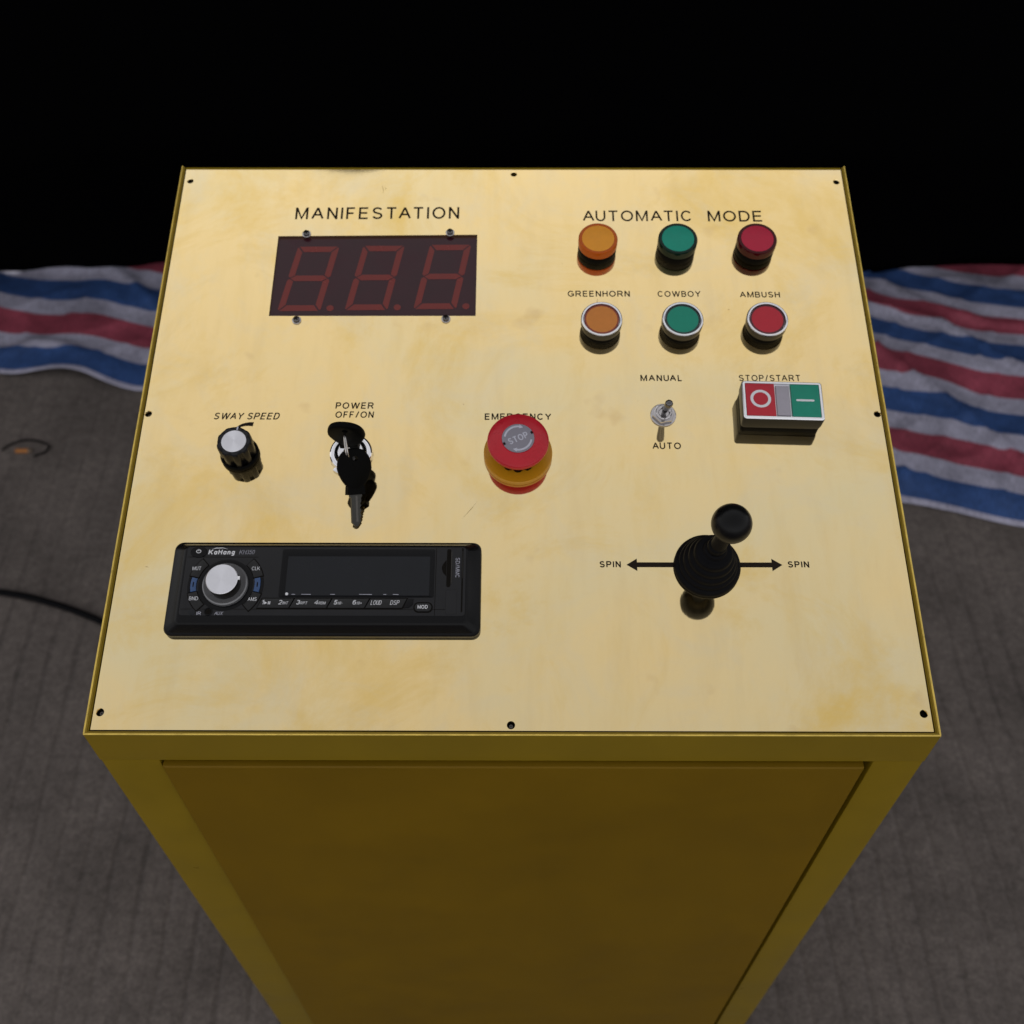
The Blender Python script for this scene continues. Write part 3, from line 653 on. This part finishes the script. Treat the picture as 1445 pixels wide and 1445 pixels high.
for x, c, w_, t_ in ((62.8, 'amber', 'orange', 'GREENHORN'), (119.9, 'green', 'green', 'COWBOY'), (179.5, 'red', 'red', 'AMBUSH')):
    b_ = link('push_button', body_p, M['black'], con, PANEL @ T(x, 279.4), label=w_ + ' push button in a silver ring below ' + t_)
    link('bezel', bez_p.copy(), M['bezel'], b_); link('ring', ring_p.copy(), M['satin'], b_)
    link('cap_rim', rim_p.copy(), M[c + '_rim'], b_); link('cap', cap_p.copy(), M[c + '_cap'], b_)

# ---- sway speed knob
kn = link('speed_knob', bake(lathe([(0, 0.05), (12.2, 0.05), (12.9, 0.6), (13.0, 2.2), (12.6, 3.2), (11.6, 3.8)], 144)), M['black'], con, PANEL @ T(-183.2, 176.4), label='black fluted speed knob with silver cap')
link('grip', bake(lathe([(11.5, 3.6), (11.9, 4.5), (11.7, 17.4), (11.4, 18.6), (10.8, 19.0), (8.3, 19.05), (0, 19.0)], 216, lobes=(9, 2.0, 3.5, 18.9)), angle=40), M['black_gloss'], kn)
link('grip_top', bake(lathe([(10.5, 19.0), (10.4, 19.12), (8.25, 19.15)], 216, lobes=(9, 1.6, 18.9, 19.13))), M['matte'], kn)
link('silver_cap', bake(lathe([(8.2, 19.0), (8.15, 19.35), (7.9, 19.5), (0, 19.55)], 64)), M['brushed'], kn)
link('pointer_mark', bake(slab([(-0.45, 8.5), (0.45, 8.5), (0.45, 11.2), (-0.45, 11.2)], 19.0, 19.2, 0)), M['grey_print'], kn, Rz(-8))

# ---- key switch
ks = link('key_switch', bake(lathe([(14.2, 0.03), (14.6, 0.6), (14.6, 2.4), (14.3, 3.5), (13.7, 4.3), (12.9, 4.8), (12.1, 4.95), (11.3, 4.8), (10.7, 4.4), (10.2, 3.8)], 80)), M['chrome'], con, PANEL @ T(-108.4, 176.6), label='round chrome key switch with key inserted')
link('dark_ring', bake(lathe([(10.2, 4.8), (10.1, 4.3), (8.7, 4.3), (8.6, 4.9)], 64)), M['black'], ks)
link('lock_barrel', bake(lathe([(8.6, 4.2), (8.5, 5.3), (8.1, 5.6), (0, 5.6)], 64)), M['satin'], ks)
link('keyway', bake(box(-0.0045, -0.0011, 0.0050, 0.0045, 0.0011, 0.0057)), M['gap'], ks)
link('anti_turn_lug', bake(box(-0.0022, -0.0168, 0.0001, 0.0022, -0.0135, 0.0022, 0.0004)), M['chrome'], ks, Rz(-35))

# ---- emergency stop
es = link('emergency_stop', bake(lathe([(0, 0.03), (22.7, 0.03), (23.0, 0.4), (23.0, 2.9), (22.4, 3.5), (0, 3.5)], 96)), M['yellow'], con, PANEL @ T(3.8, 176.8), label='red mushroom emergency stop button on a yellow ring')
link('stem', bake(lathe([(15.2, 3.4), (15.2, 5.5), (12.6, 6.0), (11.2, 12.6)], 144, lobes=(12, 1.6, 3.3, 5.6))), M['black'], es)
link('mushroom_head', bake(lathe([(0, 11.0), (12, 11.0), (17.0, 12.2), (19.4, 15.0), (20.3, 18.2), (20.3, 19.2), (19.8, 20.3), (19.0, 20.9), (15.0, 22.0), (11.3, 22.9), (10.8, 22.7), (0, 22.6)], 96), angle=35), M['red'], es)
dc = link('stop_disc', bake(lathe([(10.7, 22.6), (10.65, 23.0), (10.4, 23.1), (0, 23.1)], 64)), M['grey_disc'], es)
letter(es, 'STOP', -6.8, 6.8, -2.5, 4.9, 'grey_print', wt=0.02, z=23.2, rot=0, M0=Rz(25))
for a0 in (75, 255):
    po, pi_ = [], []
    for k in range(15):
        a = R(a0 + 10 + 88 * k / 14 ); po.append((9.4 * math.cos(a), 9.4 * math.sin(a))); pi_.append((8.1 * math.cos(a), 8.1 * math.sin(a)))
    me = flat(po + pi_[::-1], 23.2); link('arrow_mark', me, M['grey_print'], es)
    a = R(a0 + 10); b_ = R(a0 - 8)
    link('arrow_mark', flat([(10.2 * math.cos(a), 10.2 * math.sin(a)), (7.2 * math.cos(a), 7.2 * math.sin(a)), (8.8 * math.cos(b_), 8.8 * math.sin(b_))], 23.2), M['grey_print'], es)
for a in (25, 205): link('disc_notch', bake(box(-0.0007, -0.0009, 0.02311, 0.0007, 0.0009, 0.0233)), M['gap'], es, Rz(a) @ T(9.9, 0))

# ---- toggle switch
tg = link('toggle_switch', bake(lathe([(0, 0.03), (8.7, 0.03), (8.8, 0.2), (8.8, 0.9), (8.5, 1.1), (0, 1.1)], 48)), M['steel'], con, PANEL @ T(103.3, 207.6), label='small chrome toggle switch tipped towards AUTO')
hexp = [(7.9 * math.cos(R(60 * k + 12)), 7.9 * math.sin(R(60 * k + 12))) for k in range(6)]
link('hex_nut', bake(slab(hexp, 1.12, 3.3, 0.5), angle=25), M['steel'], tg)
link('bushing', bake(lathe([(5.6, 3.3), (5.6, 4.7), (5.2, 5.1), (4.2, 5.1), (3.6, 4.6), (3.2, 3.4), (0, 3.3)], 48)), M['steel'], tg)
lv = [Vector((0, 0, 2.5)), Vector((0.1, -0.7, 7)), Vector((0.35, -2.4, 14)), Vector((0.6, -4.2, 21)), Vector((0.7, -4.9, 24)), Vector((0.75, -5.2, 25.4)), Vector((0.76, -5.3, 25.9))]
link('lever', bake(tube([v * MM for v in lv], [0.0016, 0.0018, 0.0022, 0.0026, 0.0027, 0.0020, 0.0008], 24), angle=50), M['screw_steel'], tg)

# ---- stop / start double button
st = link('stop_start_switch', bake(slab(rrect(-26.4, -14.3, 26.4, 14.3, 2.2), 0.03, 5.2, 0.4)), M['black'], con, PANEL @ T(181.6, 209.2) @ Rz(-1.7), label='double push switch, red O on the left and green bar on the right')
link('housing', bake(loft([(rrect(-26.6, -14.5, 26.6, 14.5, 2.2), 5.3), (rrect(-27.0, -14.8, 27.0, 14.8, 2.2), 8.0), (rrect(-27.1, -14.9, 27.1, 14.9, 2.0), 16.6), (rrect(-26.9, -14.7, 26.9, 14.7, 2.0), 17.3)], cap1=False)), M['housing'], st)
bm = bmesh.new()
o1 = rrect(-26.9, -14.7, 26.9, 14.7, 2.0); o2 = rrect(-26.3, -14.1, 26.3, 14.1, 1.6); i1 = rrect(-25.0, -12.8, 25.0, 12.8, 0.5); i2 = rrect(-25.0, -12.8, 25.0, 12.8, 0.5)
loft([(o1, 17.3), (o2, 17.8), (i1, 17.75), (i2, 16.0)], bm, cap0=False, cap1=True)
link('silver_frame', bake(bm), M['satin'], st)
rb = link('stop_button', bake(slab([(-24.7, -12.5), (-5.2, -12.5), (-5.2, 12.5), (-24.7, 12.5)], 16.1, 17.9, 0.3)), M['red_cap'], st, label='red half marked with a white ring')
link('lamp_window', bake(slab([(-4.3, -11.7), (4.8, -11.7), (4.8, 11.5), (-4.3, 11.5)], 16.1, 17.5, 0.4)), M['window_grey'], st)
link('start_button', bake(slab([(5.8, -12.5), (24.7, -12.5), (24.7, 12.5), (5.8, 12.5)], 16.1, 17.9, 0.3)), M['green_cap'], st, label='green half marked with a white bar')
bm = bmesh.new(); A = []; B_ = []
for k in range(48):
    a = 2 * math.pi * k / 48; A.append(bm.verts.new((( -14.9 + 6.9 * math.cos(a)) * MM, (0.6 + 6.9 * math.sin(a)) * MM, 17.96 * MM))); B_.append(bm.verts.new(((-14.9 + 5.0 * math.cos(a)) * MM, (0.6 + 5.0 * math.sin(a)) * MM, 17.96 * MM)))
for k in range(48): j = (k + 1) % 48; bm.faces.new((A[k], A[j], B_[j], B_[k]))
link('ring_mark', bake(bm, smooth=False, recalc=False), M['white_print'], st)
link('bar_mark', flat(rrect(8.8, -0.6, 21.0, 0.9, 0.7), 17.96), M['white_print'], st)

# ---- joystick
jo = link('joystick', bake(lathe([(0, 0.03), (20.6, 0.03), (21.2, 0.6), (21.3, 2.0), (20.9, 3.4), (20.0, 4.4), (18.6, 5.2), (17.6, 5.3)], 96), angle=40), M['rubber'], con, PANEL @ T(124.8, 95.6), label='black ball-top joystick with ribbed rubber boot')
def boot():
    prof = [(18.6, 4.6), (18.6, 6.4), (18.0, 7.6), (17.0, 8.0), (16.6, 8.6), (16.8, 10.8), (16.2, 12.6), (14.9, 13.2), (14.4, 13.8), (14.6, 16.0), (14.0, 18.0), (12.8, 18.7), (12.2, 19.2), (12.2, 21.2), (11.6, 23.4), (10.2, 24.4), (8.2, 24.7), (7.4, 25.2), (7.2, 27.0), (6.4, 28.2), (5.6, 28.5), (6.0, 31.0), (5.8, 33.5), (5.0, 34.6), (3.4, 34.7)]
    bm = lathe(prof, 80)
    for v in bm.verts:                     # the boot leans with the stick
        s = max(0.0, v.co.z - 0.006) ; v.co.x += s * 0.05; v.co.y += s * 0.02
    return bm
link('rubber_boot', bake(boot(), angle=70), M['rubber'], jo)
link('stick', bake(tube([Vector((0.8, 0.2, 20)) * MM, Vector((1.8, 0.4, 34)) * MM, Vector((3.7, 0.2, 60)) * MM], [0.0060, 0.0050, 0.0044], 24)), M['rubber'], jo)
def ball():
    prof = [(0, -12.0)] + [(12.0 * math.sin(R(a)), -12.0 * math.cos(R(a))) for a in range(6, 180, 6)] + [(0, 12.0)]
    return bake(lathe(prof, 64), angle=180)
link('ball_knob', ball(), M['ball'], jo, T(4.0, 0.2, 65.5))

# ---- car radio
FX0, FX1, FY0, FY1 = -206.2, -29.3, 53.2, 104.0
ra = link('car_radio', bake(loft([(rrect(-216.4, 47.4, -19.8, 110.4, 5.5), 0.03), (rrect(-216.6, 47.2, -19.6, 110.6, 5.5), 0.5), (rrect(-216.6, 47.2, -19.6, 110.6, 5.5), 3.4), (rrect(-216.0, 47.8, -20.2, 110.0, 5.3), 4.4), (rrect(-215.0, 48.8, -21.2, 109.0, 5.0), 4.8),
     (rrect(FX0 - 2.4, FY0 - 1.6, FX1 + 2.4, FY1 + 1.6, 4), 10.4), (rrect(FX0 - 0.8, FY0 - 0.6, FX1 + 0.8, FY1 + 0.6, 3), 11.6), (rrect(FX0, FY0, FX1, FY1, 2.5), 11.9)]), angle=25), M['black_gloss'], con, PANEL, label='black car stereo face set into the brass plate')
FZ = 11.95
link('faceplate', bake(slab(rrect(FX0 + 0.6, 57.6, FX1 + 0.2, FY1 - 0.4, 2.0), 11.9, 12.15, 0.15)), M['radio_face'], ra)
def groove(x0, y0, x1, y1): link('seam', bake(slab([(x0, y0), (x1, y0), (x1, y1), (x0, y1)], 12.1, 12.19, 0)), M['gap'], ra)
groove(-205, 96.5, -160, 96.85); groove(-205, 61.6, -40, 61.9); groove(-47.9, 57.8, -47.55, 103.4)
def rl(s, x0, x1, y, cap, m='white_print', sh=0.0, wt=0.01, z=12.3, rot=0): letter(ra, s, x0, x1, y, cap, m, sh=sh, wt=wt - 0.022, z=z, rot=rot)
# power button
link('power_button', bake(lathe([(5.2, 12.0), (5.2, 12.5), (4.9, 12.75), (0, 12.8)], 40)), M['black_gloss'], ra, T(-198.2, 100.0) @ Matrix.Scale(0.72, 4, (0, 1, 0)))
bm = bmesh.new(); A = []; B_ = []
for k in range(25):
    a = R(115 + 310 * k / 24); A.append(bm.verts.new((1.6 * math.cos(a) * MM, 1.6 * math.sin(a) * MM, 0))); B_.append(bm.verts.new((1.15 * math.cos(a) * MM, 1.15 * math.sin(a) * MM, 0)))
for k in range(24): bm.faces.new((A[k], A[k + 1], B_[k + 1], B_[k]))
q = [bm.verts.new((x * MM, y * MM, 0)) for x, y in ((-0.25, 0.2), (0.25, 0.2), (0.25, 1.9), (-0.25, 1.9))]; bm.faces.new(q)
link('power_symbol', bake(bm, smooth=False, recalc=False), M['white_print'], ra, T(-198.2, 100.3, 12.86) @ Matrix.Scale(0.8, 4, (0, 1, 0)))
rl('KaHang', -192.2, -175.6, 98.3, 3.5, sh=0.12, wt=0.05); rl('KH350', -172.6, -163.2, 98.6, 2.9, 'grey_print', sh=0.2, wt=-0.018)
link('logo_swoosh', flat([(-190.5, 101.9), (-187.4, 102.5), (-183.0, 102.7), (-179.5, 101.9), (-183.2, 103.1), (-187.6, 103.0)], 12.3), M['white_print'], ra)
# volume dial: dish, skirt and silver cap
KX, KY = -178.8, 77.8
link('dial_recess', bake(lathe([(17.2, 12.2), (16.6, 12.35), (15.2, 12.3), (14.4, 12.2)], 80)), M['black_gloss'], ra, T(KX, KY))
link('dial_dish', bake(lathe([(14.2, 12.2), (14.0, 14.0), (13.2, 14.6), (12.2, 14.1), (10.6, 13.3), (9.6, 13.2)], 80)), mat('dark_grey_dial', (0.17, 0.17, 0.18), 0.3, metal=0.4), ra, T(KX, KY))
vk = Rz(0)
link('volume_knob', bake(lathe([(9.9, 12.6), (9.7, 20.5), (9.3, 21.2)], 72, lobes=(24, 0.25, 13, 21))), M['dark_steel'], ra, T(KX, KY))
link('knob_cap', bake(lathe([(9.3, 21.1), (9.9, 21.5), (9.9, 22.0), (9.6, 22.3), (0, 22.3)], 72)), M['brushed'], ra, T(KX, KY))
link('knob_marker', bake(box(0.0096, -0.0012, 0.0212, 0.0112, 0.0012, 0.0222, 0.0003)), M['satin'], ra, T(KX, KY) @ Rz(4))
# arc-shaped keys on both sides of the dial
def sector(a0, a1, r0, r1, z0, z1):
    n = 10; P = [(r1 * math.cos(R(a0 + (a1 - a0) * k / n)), r1 * math.sin(R(a0 + (a1 - a0) * k / n))) for k in range(n + 1)]
    P += [(r0 * math.cos(R(a1 + (a0 - a1) * k / n)), r0 * math.sin(R(a1 + (a0 - a1) * k / n))) for k in range(n + 1)]
    return bake(slab(P, z0, z1, 0.25), angle=40)
for s, lab in ((1, 'right'), (-1, 'left')):
    for a0, a1 in ((15, 47), (-47, -15)):
        x0, x1 = (a0, a1) if s > 0 else (180 - a1, 180 - a0)
        link('key_gap', sector(x0 - 1.5, x1 + 1.5, 17.3, 24.2, 12.1, 12.36), M['gap'], ra, T(KX, KY))
        link('arc_key', sector(x0, x1, 17.8, 23.6, 12.1, 12.8), M['key_black'], ra, T(KX, KY))
    x0, x1 = (-13, 13) if s > 0 else (167, 193)
    link('blue_key', sector(x0, x1, 18.2, 21.8, 12.1, 12.85), M['blue'], ra, T(KX, KY))
    x0, x1 = (-13.5, 13.5) if s > 0 else (166.5, 193.5)
    link('key_bed', sector(x0, x1, 22.0, 23.8, 12.1, 12.4), M['black_gloss'], ra, T(KX, KY))
    link('key_mark', flat(rrect(-0.35, -1.6, 0.35, 1.6, 0.3), 12.95), M['gap'], ra, T(KX + s * 20, KY))
rl('MUT', -200.6, -195.2, 87.4, 2.5); rl('CLK', -163.3, -158.3, 87.4, 2.5)
rl('BND', -200.2, -194.6, 67.3, 2.5); rl('AMS', -163.6, -158.2, 66.9, 2.5)
for o_ in [o_ for o_ in ra.children if o_.name.startswith('lettering')][-4:]: o_.matrix_local = T(0, 0, 0.62) @ o_.matrix_local
rl('IR', -194.5, -191.7, 57.9, 2.1, 'grey_print'); rl('AUX', -183.6, -178.5, 57.9, 2.2, 'grey_print', sh=0.2, wt=0)
link('aux_socket', bake(lathe([(2.7, 12.1), (2.6, 12.5), (2.1, 12.5), (1.9, 12.2), (0, 12.16)], 32)), M['black_gloss'], ra, T(-187.4, 60.2))
link('aux_hole', bake(lathe([(1.8, 12.2), (0, 12.2)], 24), smooth=False), M['gap'], ra, T(-187.4, 60.2))
link('ir_sensor', bake(lathe([(2.2, 12.1), (2.1, 12.3), (0, 12.4)], 24)), M['radio_glass'], ra, T(-197.5, 60.0))
# display
bz0 = rrect(-145.0, 69.6, -48.6, 102.0, 1.0); bz1 = rrect(-141.2, 70.8, -51.6, 97.2, 0.5)
bm = loft([(bz0, 12.16), (bz0, 12.5), (inset(bz0, 0.5), 12.65), (bz1, 12.2)], cap0=False, cap1=False)
link('display_bezel', bake(bm), M['black_gloss'], ra)
link('radio_display', bake(slab(bz1, 12.1, 12.25, 0)), M['radio_glass'], ra)
link('dust_speck', bake(lathe([(1.0, 12.3), (0.9, 12.6), (0, 12.7)], 10)), M['white_print'], ra, T(-140.0, 71.8))
for x, w_ in ((-137, 2.2), (-131, 6.0), (-113, 3.0), (-95, 8.0), (-80, 2.0), (-74, 3.5)):
    link('dust_speck', flat([(x, 71.5), (x + w_, 71.4), (x + w_, 71.7), (x, 71.75)], 12.3), M['grey_print'], ra)
# preset keys with slanted ends
SLN = 3.0
xs = [-156.5, -136.3, -113.0, -89.5, -66.2]
for a, b_ in zip(xs, xs[1:]):
    link('key_gap', bake(slab([(a - SLN / 2 - 0.2, 61.9), (b_ - SLN / 2 + 0.2, 61.9), (b_ + SLN / 2 + 0.2, 69.2), (a + SLN / 2 - 0.2, 69.2)], 12.1, 12.25, 0)), M['gap'], ra)
    link('preset_key', bake(slab([(a - SLN / 2 + 0.3, 62.4), (b_ - SLN / 2 - 0.3, 62.4), (b_ + SLN / 2 - 0.3, 68.7), (a + SLN / 2 + 0.3, 68.7)], 12.1, 13.0, 0.45)), M['key_black'], ra)
link('end_key', bake(slab([(-67.2, 62.4), (-63.5, 62.8), (-61.3, 65.0), (-61.0, 68.5), (-64.4, 68.7)], 12.1, 12.8, 0.3)), M['black_gloss'], ra)
for s, xc, wd in (('1', -155.2, 1.7), ('2', -144.6, 2.2), ('3', -133.6, 2.3), ('4', -122.4, 2.4), ('5', -110.4, 2.3), ('6', -98.8, 2.3)):
    rl(s, xc, xc + wd, 64.6, 2.9, sh=0.2, wt=0.01, z=13.1)
for s, xc, wd in (('INT', -142.0, 3.4), ('RPT', -131.0, 4.2), ('RDM', -119.7, 4.2), ('10-', -107.8, 3.0), ('10+', -96.2, 3.2)):
    rl(s, xc, xc + wd, 64.6, 1.9, sh=0.2, wt=0.01, z=13.1)
link('play_symbol', flat([(-153.2, 64.6), (-151.4, 65.6), (-153.2, 66.6)], 13.1), M['white_print'], ra)
for x in (-151.0, -150.1): link('pause_symbol', flat([(x, 64.6), (x + 0.5, 64.6), (x + 0.6, 66.6), (x + 0.1, 66.6)], 13.1), M['white_print'], ra)
rl('LOUD', -87.4, -81.0, 64.4, 3.0, sh=0.2, wt=0.0, z=13.1); rl('DSP', -75.4, -70.0, 64.4, 3.0, sh=0.2, wt=0.0, z=13.1)
link('key_gap', bake(slab(rrect(-60.9, 59.5, -48.9, 66.5, 3.2), 12.1, 12.25, 0)), M['gap'], ra)
link('mode_key', bake(slab(rrect(-60.2, 60.2, -49.6, 65.8, 2.7), 12.1, 13.0, 0.5)), M['key_black'], ra)
rl('MOD', -58.2, -52.0, 61.9, 2.5, wt=0.03, z=13.1)
# card slot, hatch and side groove
link('card_slot', bake(slab(rrect(-41.0, 76.5, -38.4, 102.3, 1.2), 12.1, 12.22, 0)), M['gap'], ra)
link('thumb_notch', bake(slab([(-44.0, 88.5), (-43.2, 86.2), (-41.2, 83.8), (-41.2, 95.0), (-43.2, 92.3), (-44.0, 90.4)][::1], 12.1, 12.24, 0)), M['gap'], ra)
link('slot_lip', bake(box(-0.0383, 0.0785, 0.0121, -0.0377, 0.1005, 0.0127, 0.0002)), M['bezel'], ra)
me = text_mesh('SD/MMC', 0, 13.4, -1.2, 2.6, 0, -0.025, 12.3); link('lettering', me, M['grey_print'], ra, T(-34.3, 96.3) @ Rz(-90))
link('usb_hatch', bake(slab(rrect(-41.0, 58.6, -34.2, 74.6, 0.8), 12.12, 12.45, 0.2)), M['matte'], ra)
link('side_groove', bake(slab(rrect(-31.6, 60, -30.6, 103.0, 0.4), 12.1, 12.22, 0)), M['gap'], ra)
link('groove_lip', bake(box(-0.0312, 0.0825, 0.0122, -0.0309, 0.1010, 0.0126, 0.0001)), M['bezel'], ra)

# ------------------------------------------------------------------ keys hanging on the lock
def key_mesh():
    head = []
    for k in range(40):
        a = 2 * math.pi * k / 40; x = 12.2 * abs(math.cos(a)) ** 0.85 * (1 if math.cos(a) > 0 else -1); z = 13.5 * abs(math.sin(a)) ** 0.85 * (1 if math.sin(a) > 0 else -1)
        if z < 0: x *= 1 - 0.30 * (-z / 13.5)
        head.append((x, z))
    return head
def make_key(name, Mx, label):
    root = bpy.data.objects.new(name, None); sc.collection.objects.link(root); root.matrix_world = Mx
    root['label'] = label; root['category'] = 'key'; root['group'] = 'keys of the power switch'
    hp = key_mesh(); up_ = Matrix.Rotation(R(90), 4, 'X')          # local: x width, y thickness, z along the key
    hole = [(2.0 * math.cos(2 * math.pi * k / 40), 6.8 + 1.6 * math.sin(2 * math.pi * k / 40)) for k in range(40)]
    bm = bmesh.new()
    # head is a ring-like slab round its hole, 4 mm thick, rounded edges
    loops = [(hole, -1.9), (inset(hp, 1.2), -2.1), (inset(hp, 0.3), -1.6), (hp, -0.8), (hp, 0.8), (inset(hp, 0.3), 1.6), (inset(hp, 1.2), 2.1), (hole, 1.9)]
    rings = [[bm.verts.new((x * MM, -z * MM, (y + 13.5) * MM)) for x, y in pts] for pts, z in loops]
    rings.append(rings[0])
    for a, b_ in zip(rings, rings[1:]):
        for i in range(40): j = (i + 1) % 40; bm.faces.new((a[i], a[j], b_[j], b_[i]))
    link('key_head', bake(bm, angle=50), M['black'], root)
    bl = [(-4.4, 1.5), (4.4, 1.5), (4.4, -4.5), (3.6, -5.2), (3.6, -8), (2.7, -9), (3.5, -10.5), (2.4, -12), (3.5, -13.6), (2.6, -15.4), (3.4, -17), (2.2, -19), (3.0, -20.5), (1.6, -22.6), (0.2, -24.2), (-1.6, -23.4), (-3.4, -21.4), (-3.4, -5.2), (-4.4, -4.5)]
    bm = bmesh.new(); rr = [[bm.verts.new((x * MM, t_ * MM, z * MM)) for x, z in bl] for t_ in (-0.9, 0.9)]; n = len(bl)
    for i in range(n): j = (i + 1) % n; bm.faces.new((rr[0][i], rr[0][j], rr[1][j], rr[1][i]))
    bm.faces.new(rr[0]); bm.faces.new(rr[1])
    nk = [(-6.5, -3.2), (6.5, -3.2), (6.0, 2.5), (-6.0, 2.5)]
    b2 = loft([(nk, -1.9), (nk, 1.9)]); b2.transform(Matrix.Rotation(R(90), 4, 'X')); link('key_neck', bake(b2), M['black'], root)
    link('key_blade', bake(bm, smooth=False), M['key_blade'], root)
    link('blade_groove', bake(box(-0.0006, -0.00101, -0.021, 0.0009, 0.00101, -0.004)), M['dark_steel'], root)
    return root
make_key('key', PANEL @ T(-107.6, 176.6, 15.0) @ Rz(-4), 'black-headed key standing upright in the chrome power lock')
make_key('key', PANEL @ T(-102.0, 144.0, 13.0) @ Rz(2) @ Matrix.Rotation(R(-60), 4, 'X') @ Rz(36), 'second key dangling from the wire ring, blade pointing down')
rg = bpy.data.objects.new('tmp', None); bpy.data.objects.remove(rg)
pts = []
for k in range(96):
    a = 2 * math.pi * 2 * k / 96; tw = k / 96
    pts.append((0.0006 * math.sin(math.pi * tw * 2) , 0.0108 * math.cos(a), 0.0108 * math.sin(a)))
bm = tube(pts, 0.00055, 8, closed=True)
o = link('key_ring', bake(bm, angle=180), M['wire'], None, PANEL @ T(-107.5, 170.5, 23.5) @ Rz(8))
o['label'] = 'thin steel wire ring joining the two black-headed keys'; o['category'] = 'key ring'
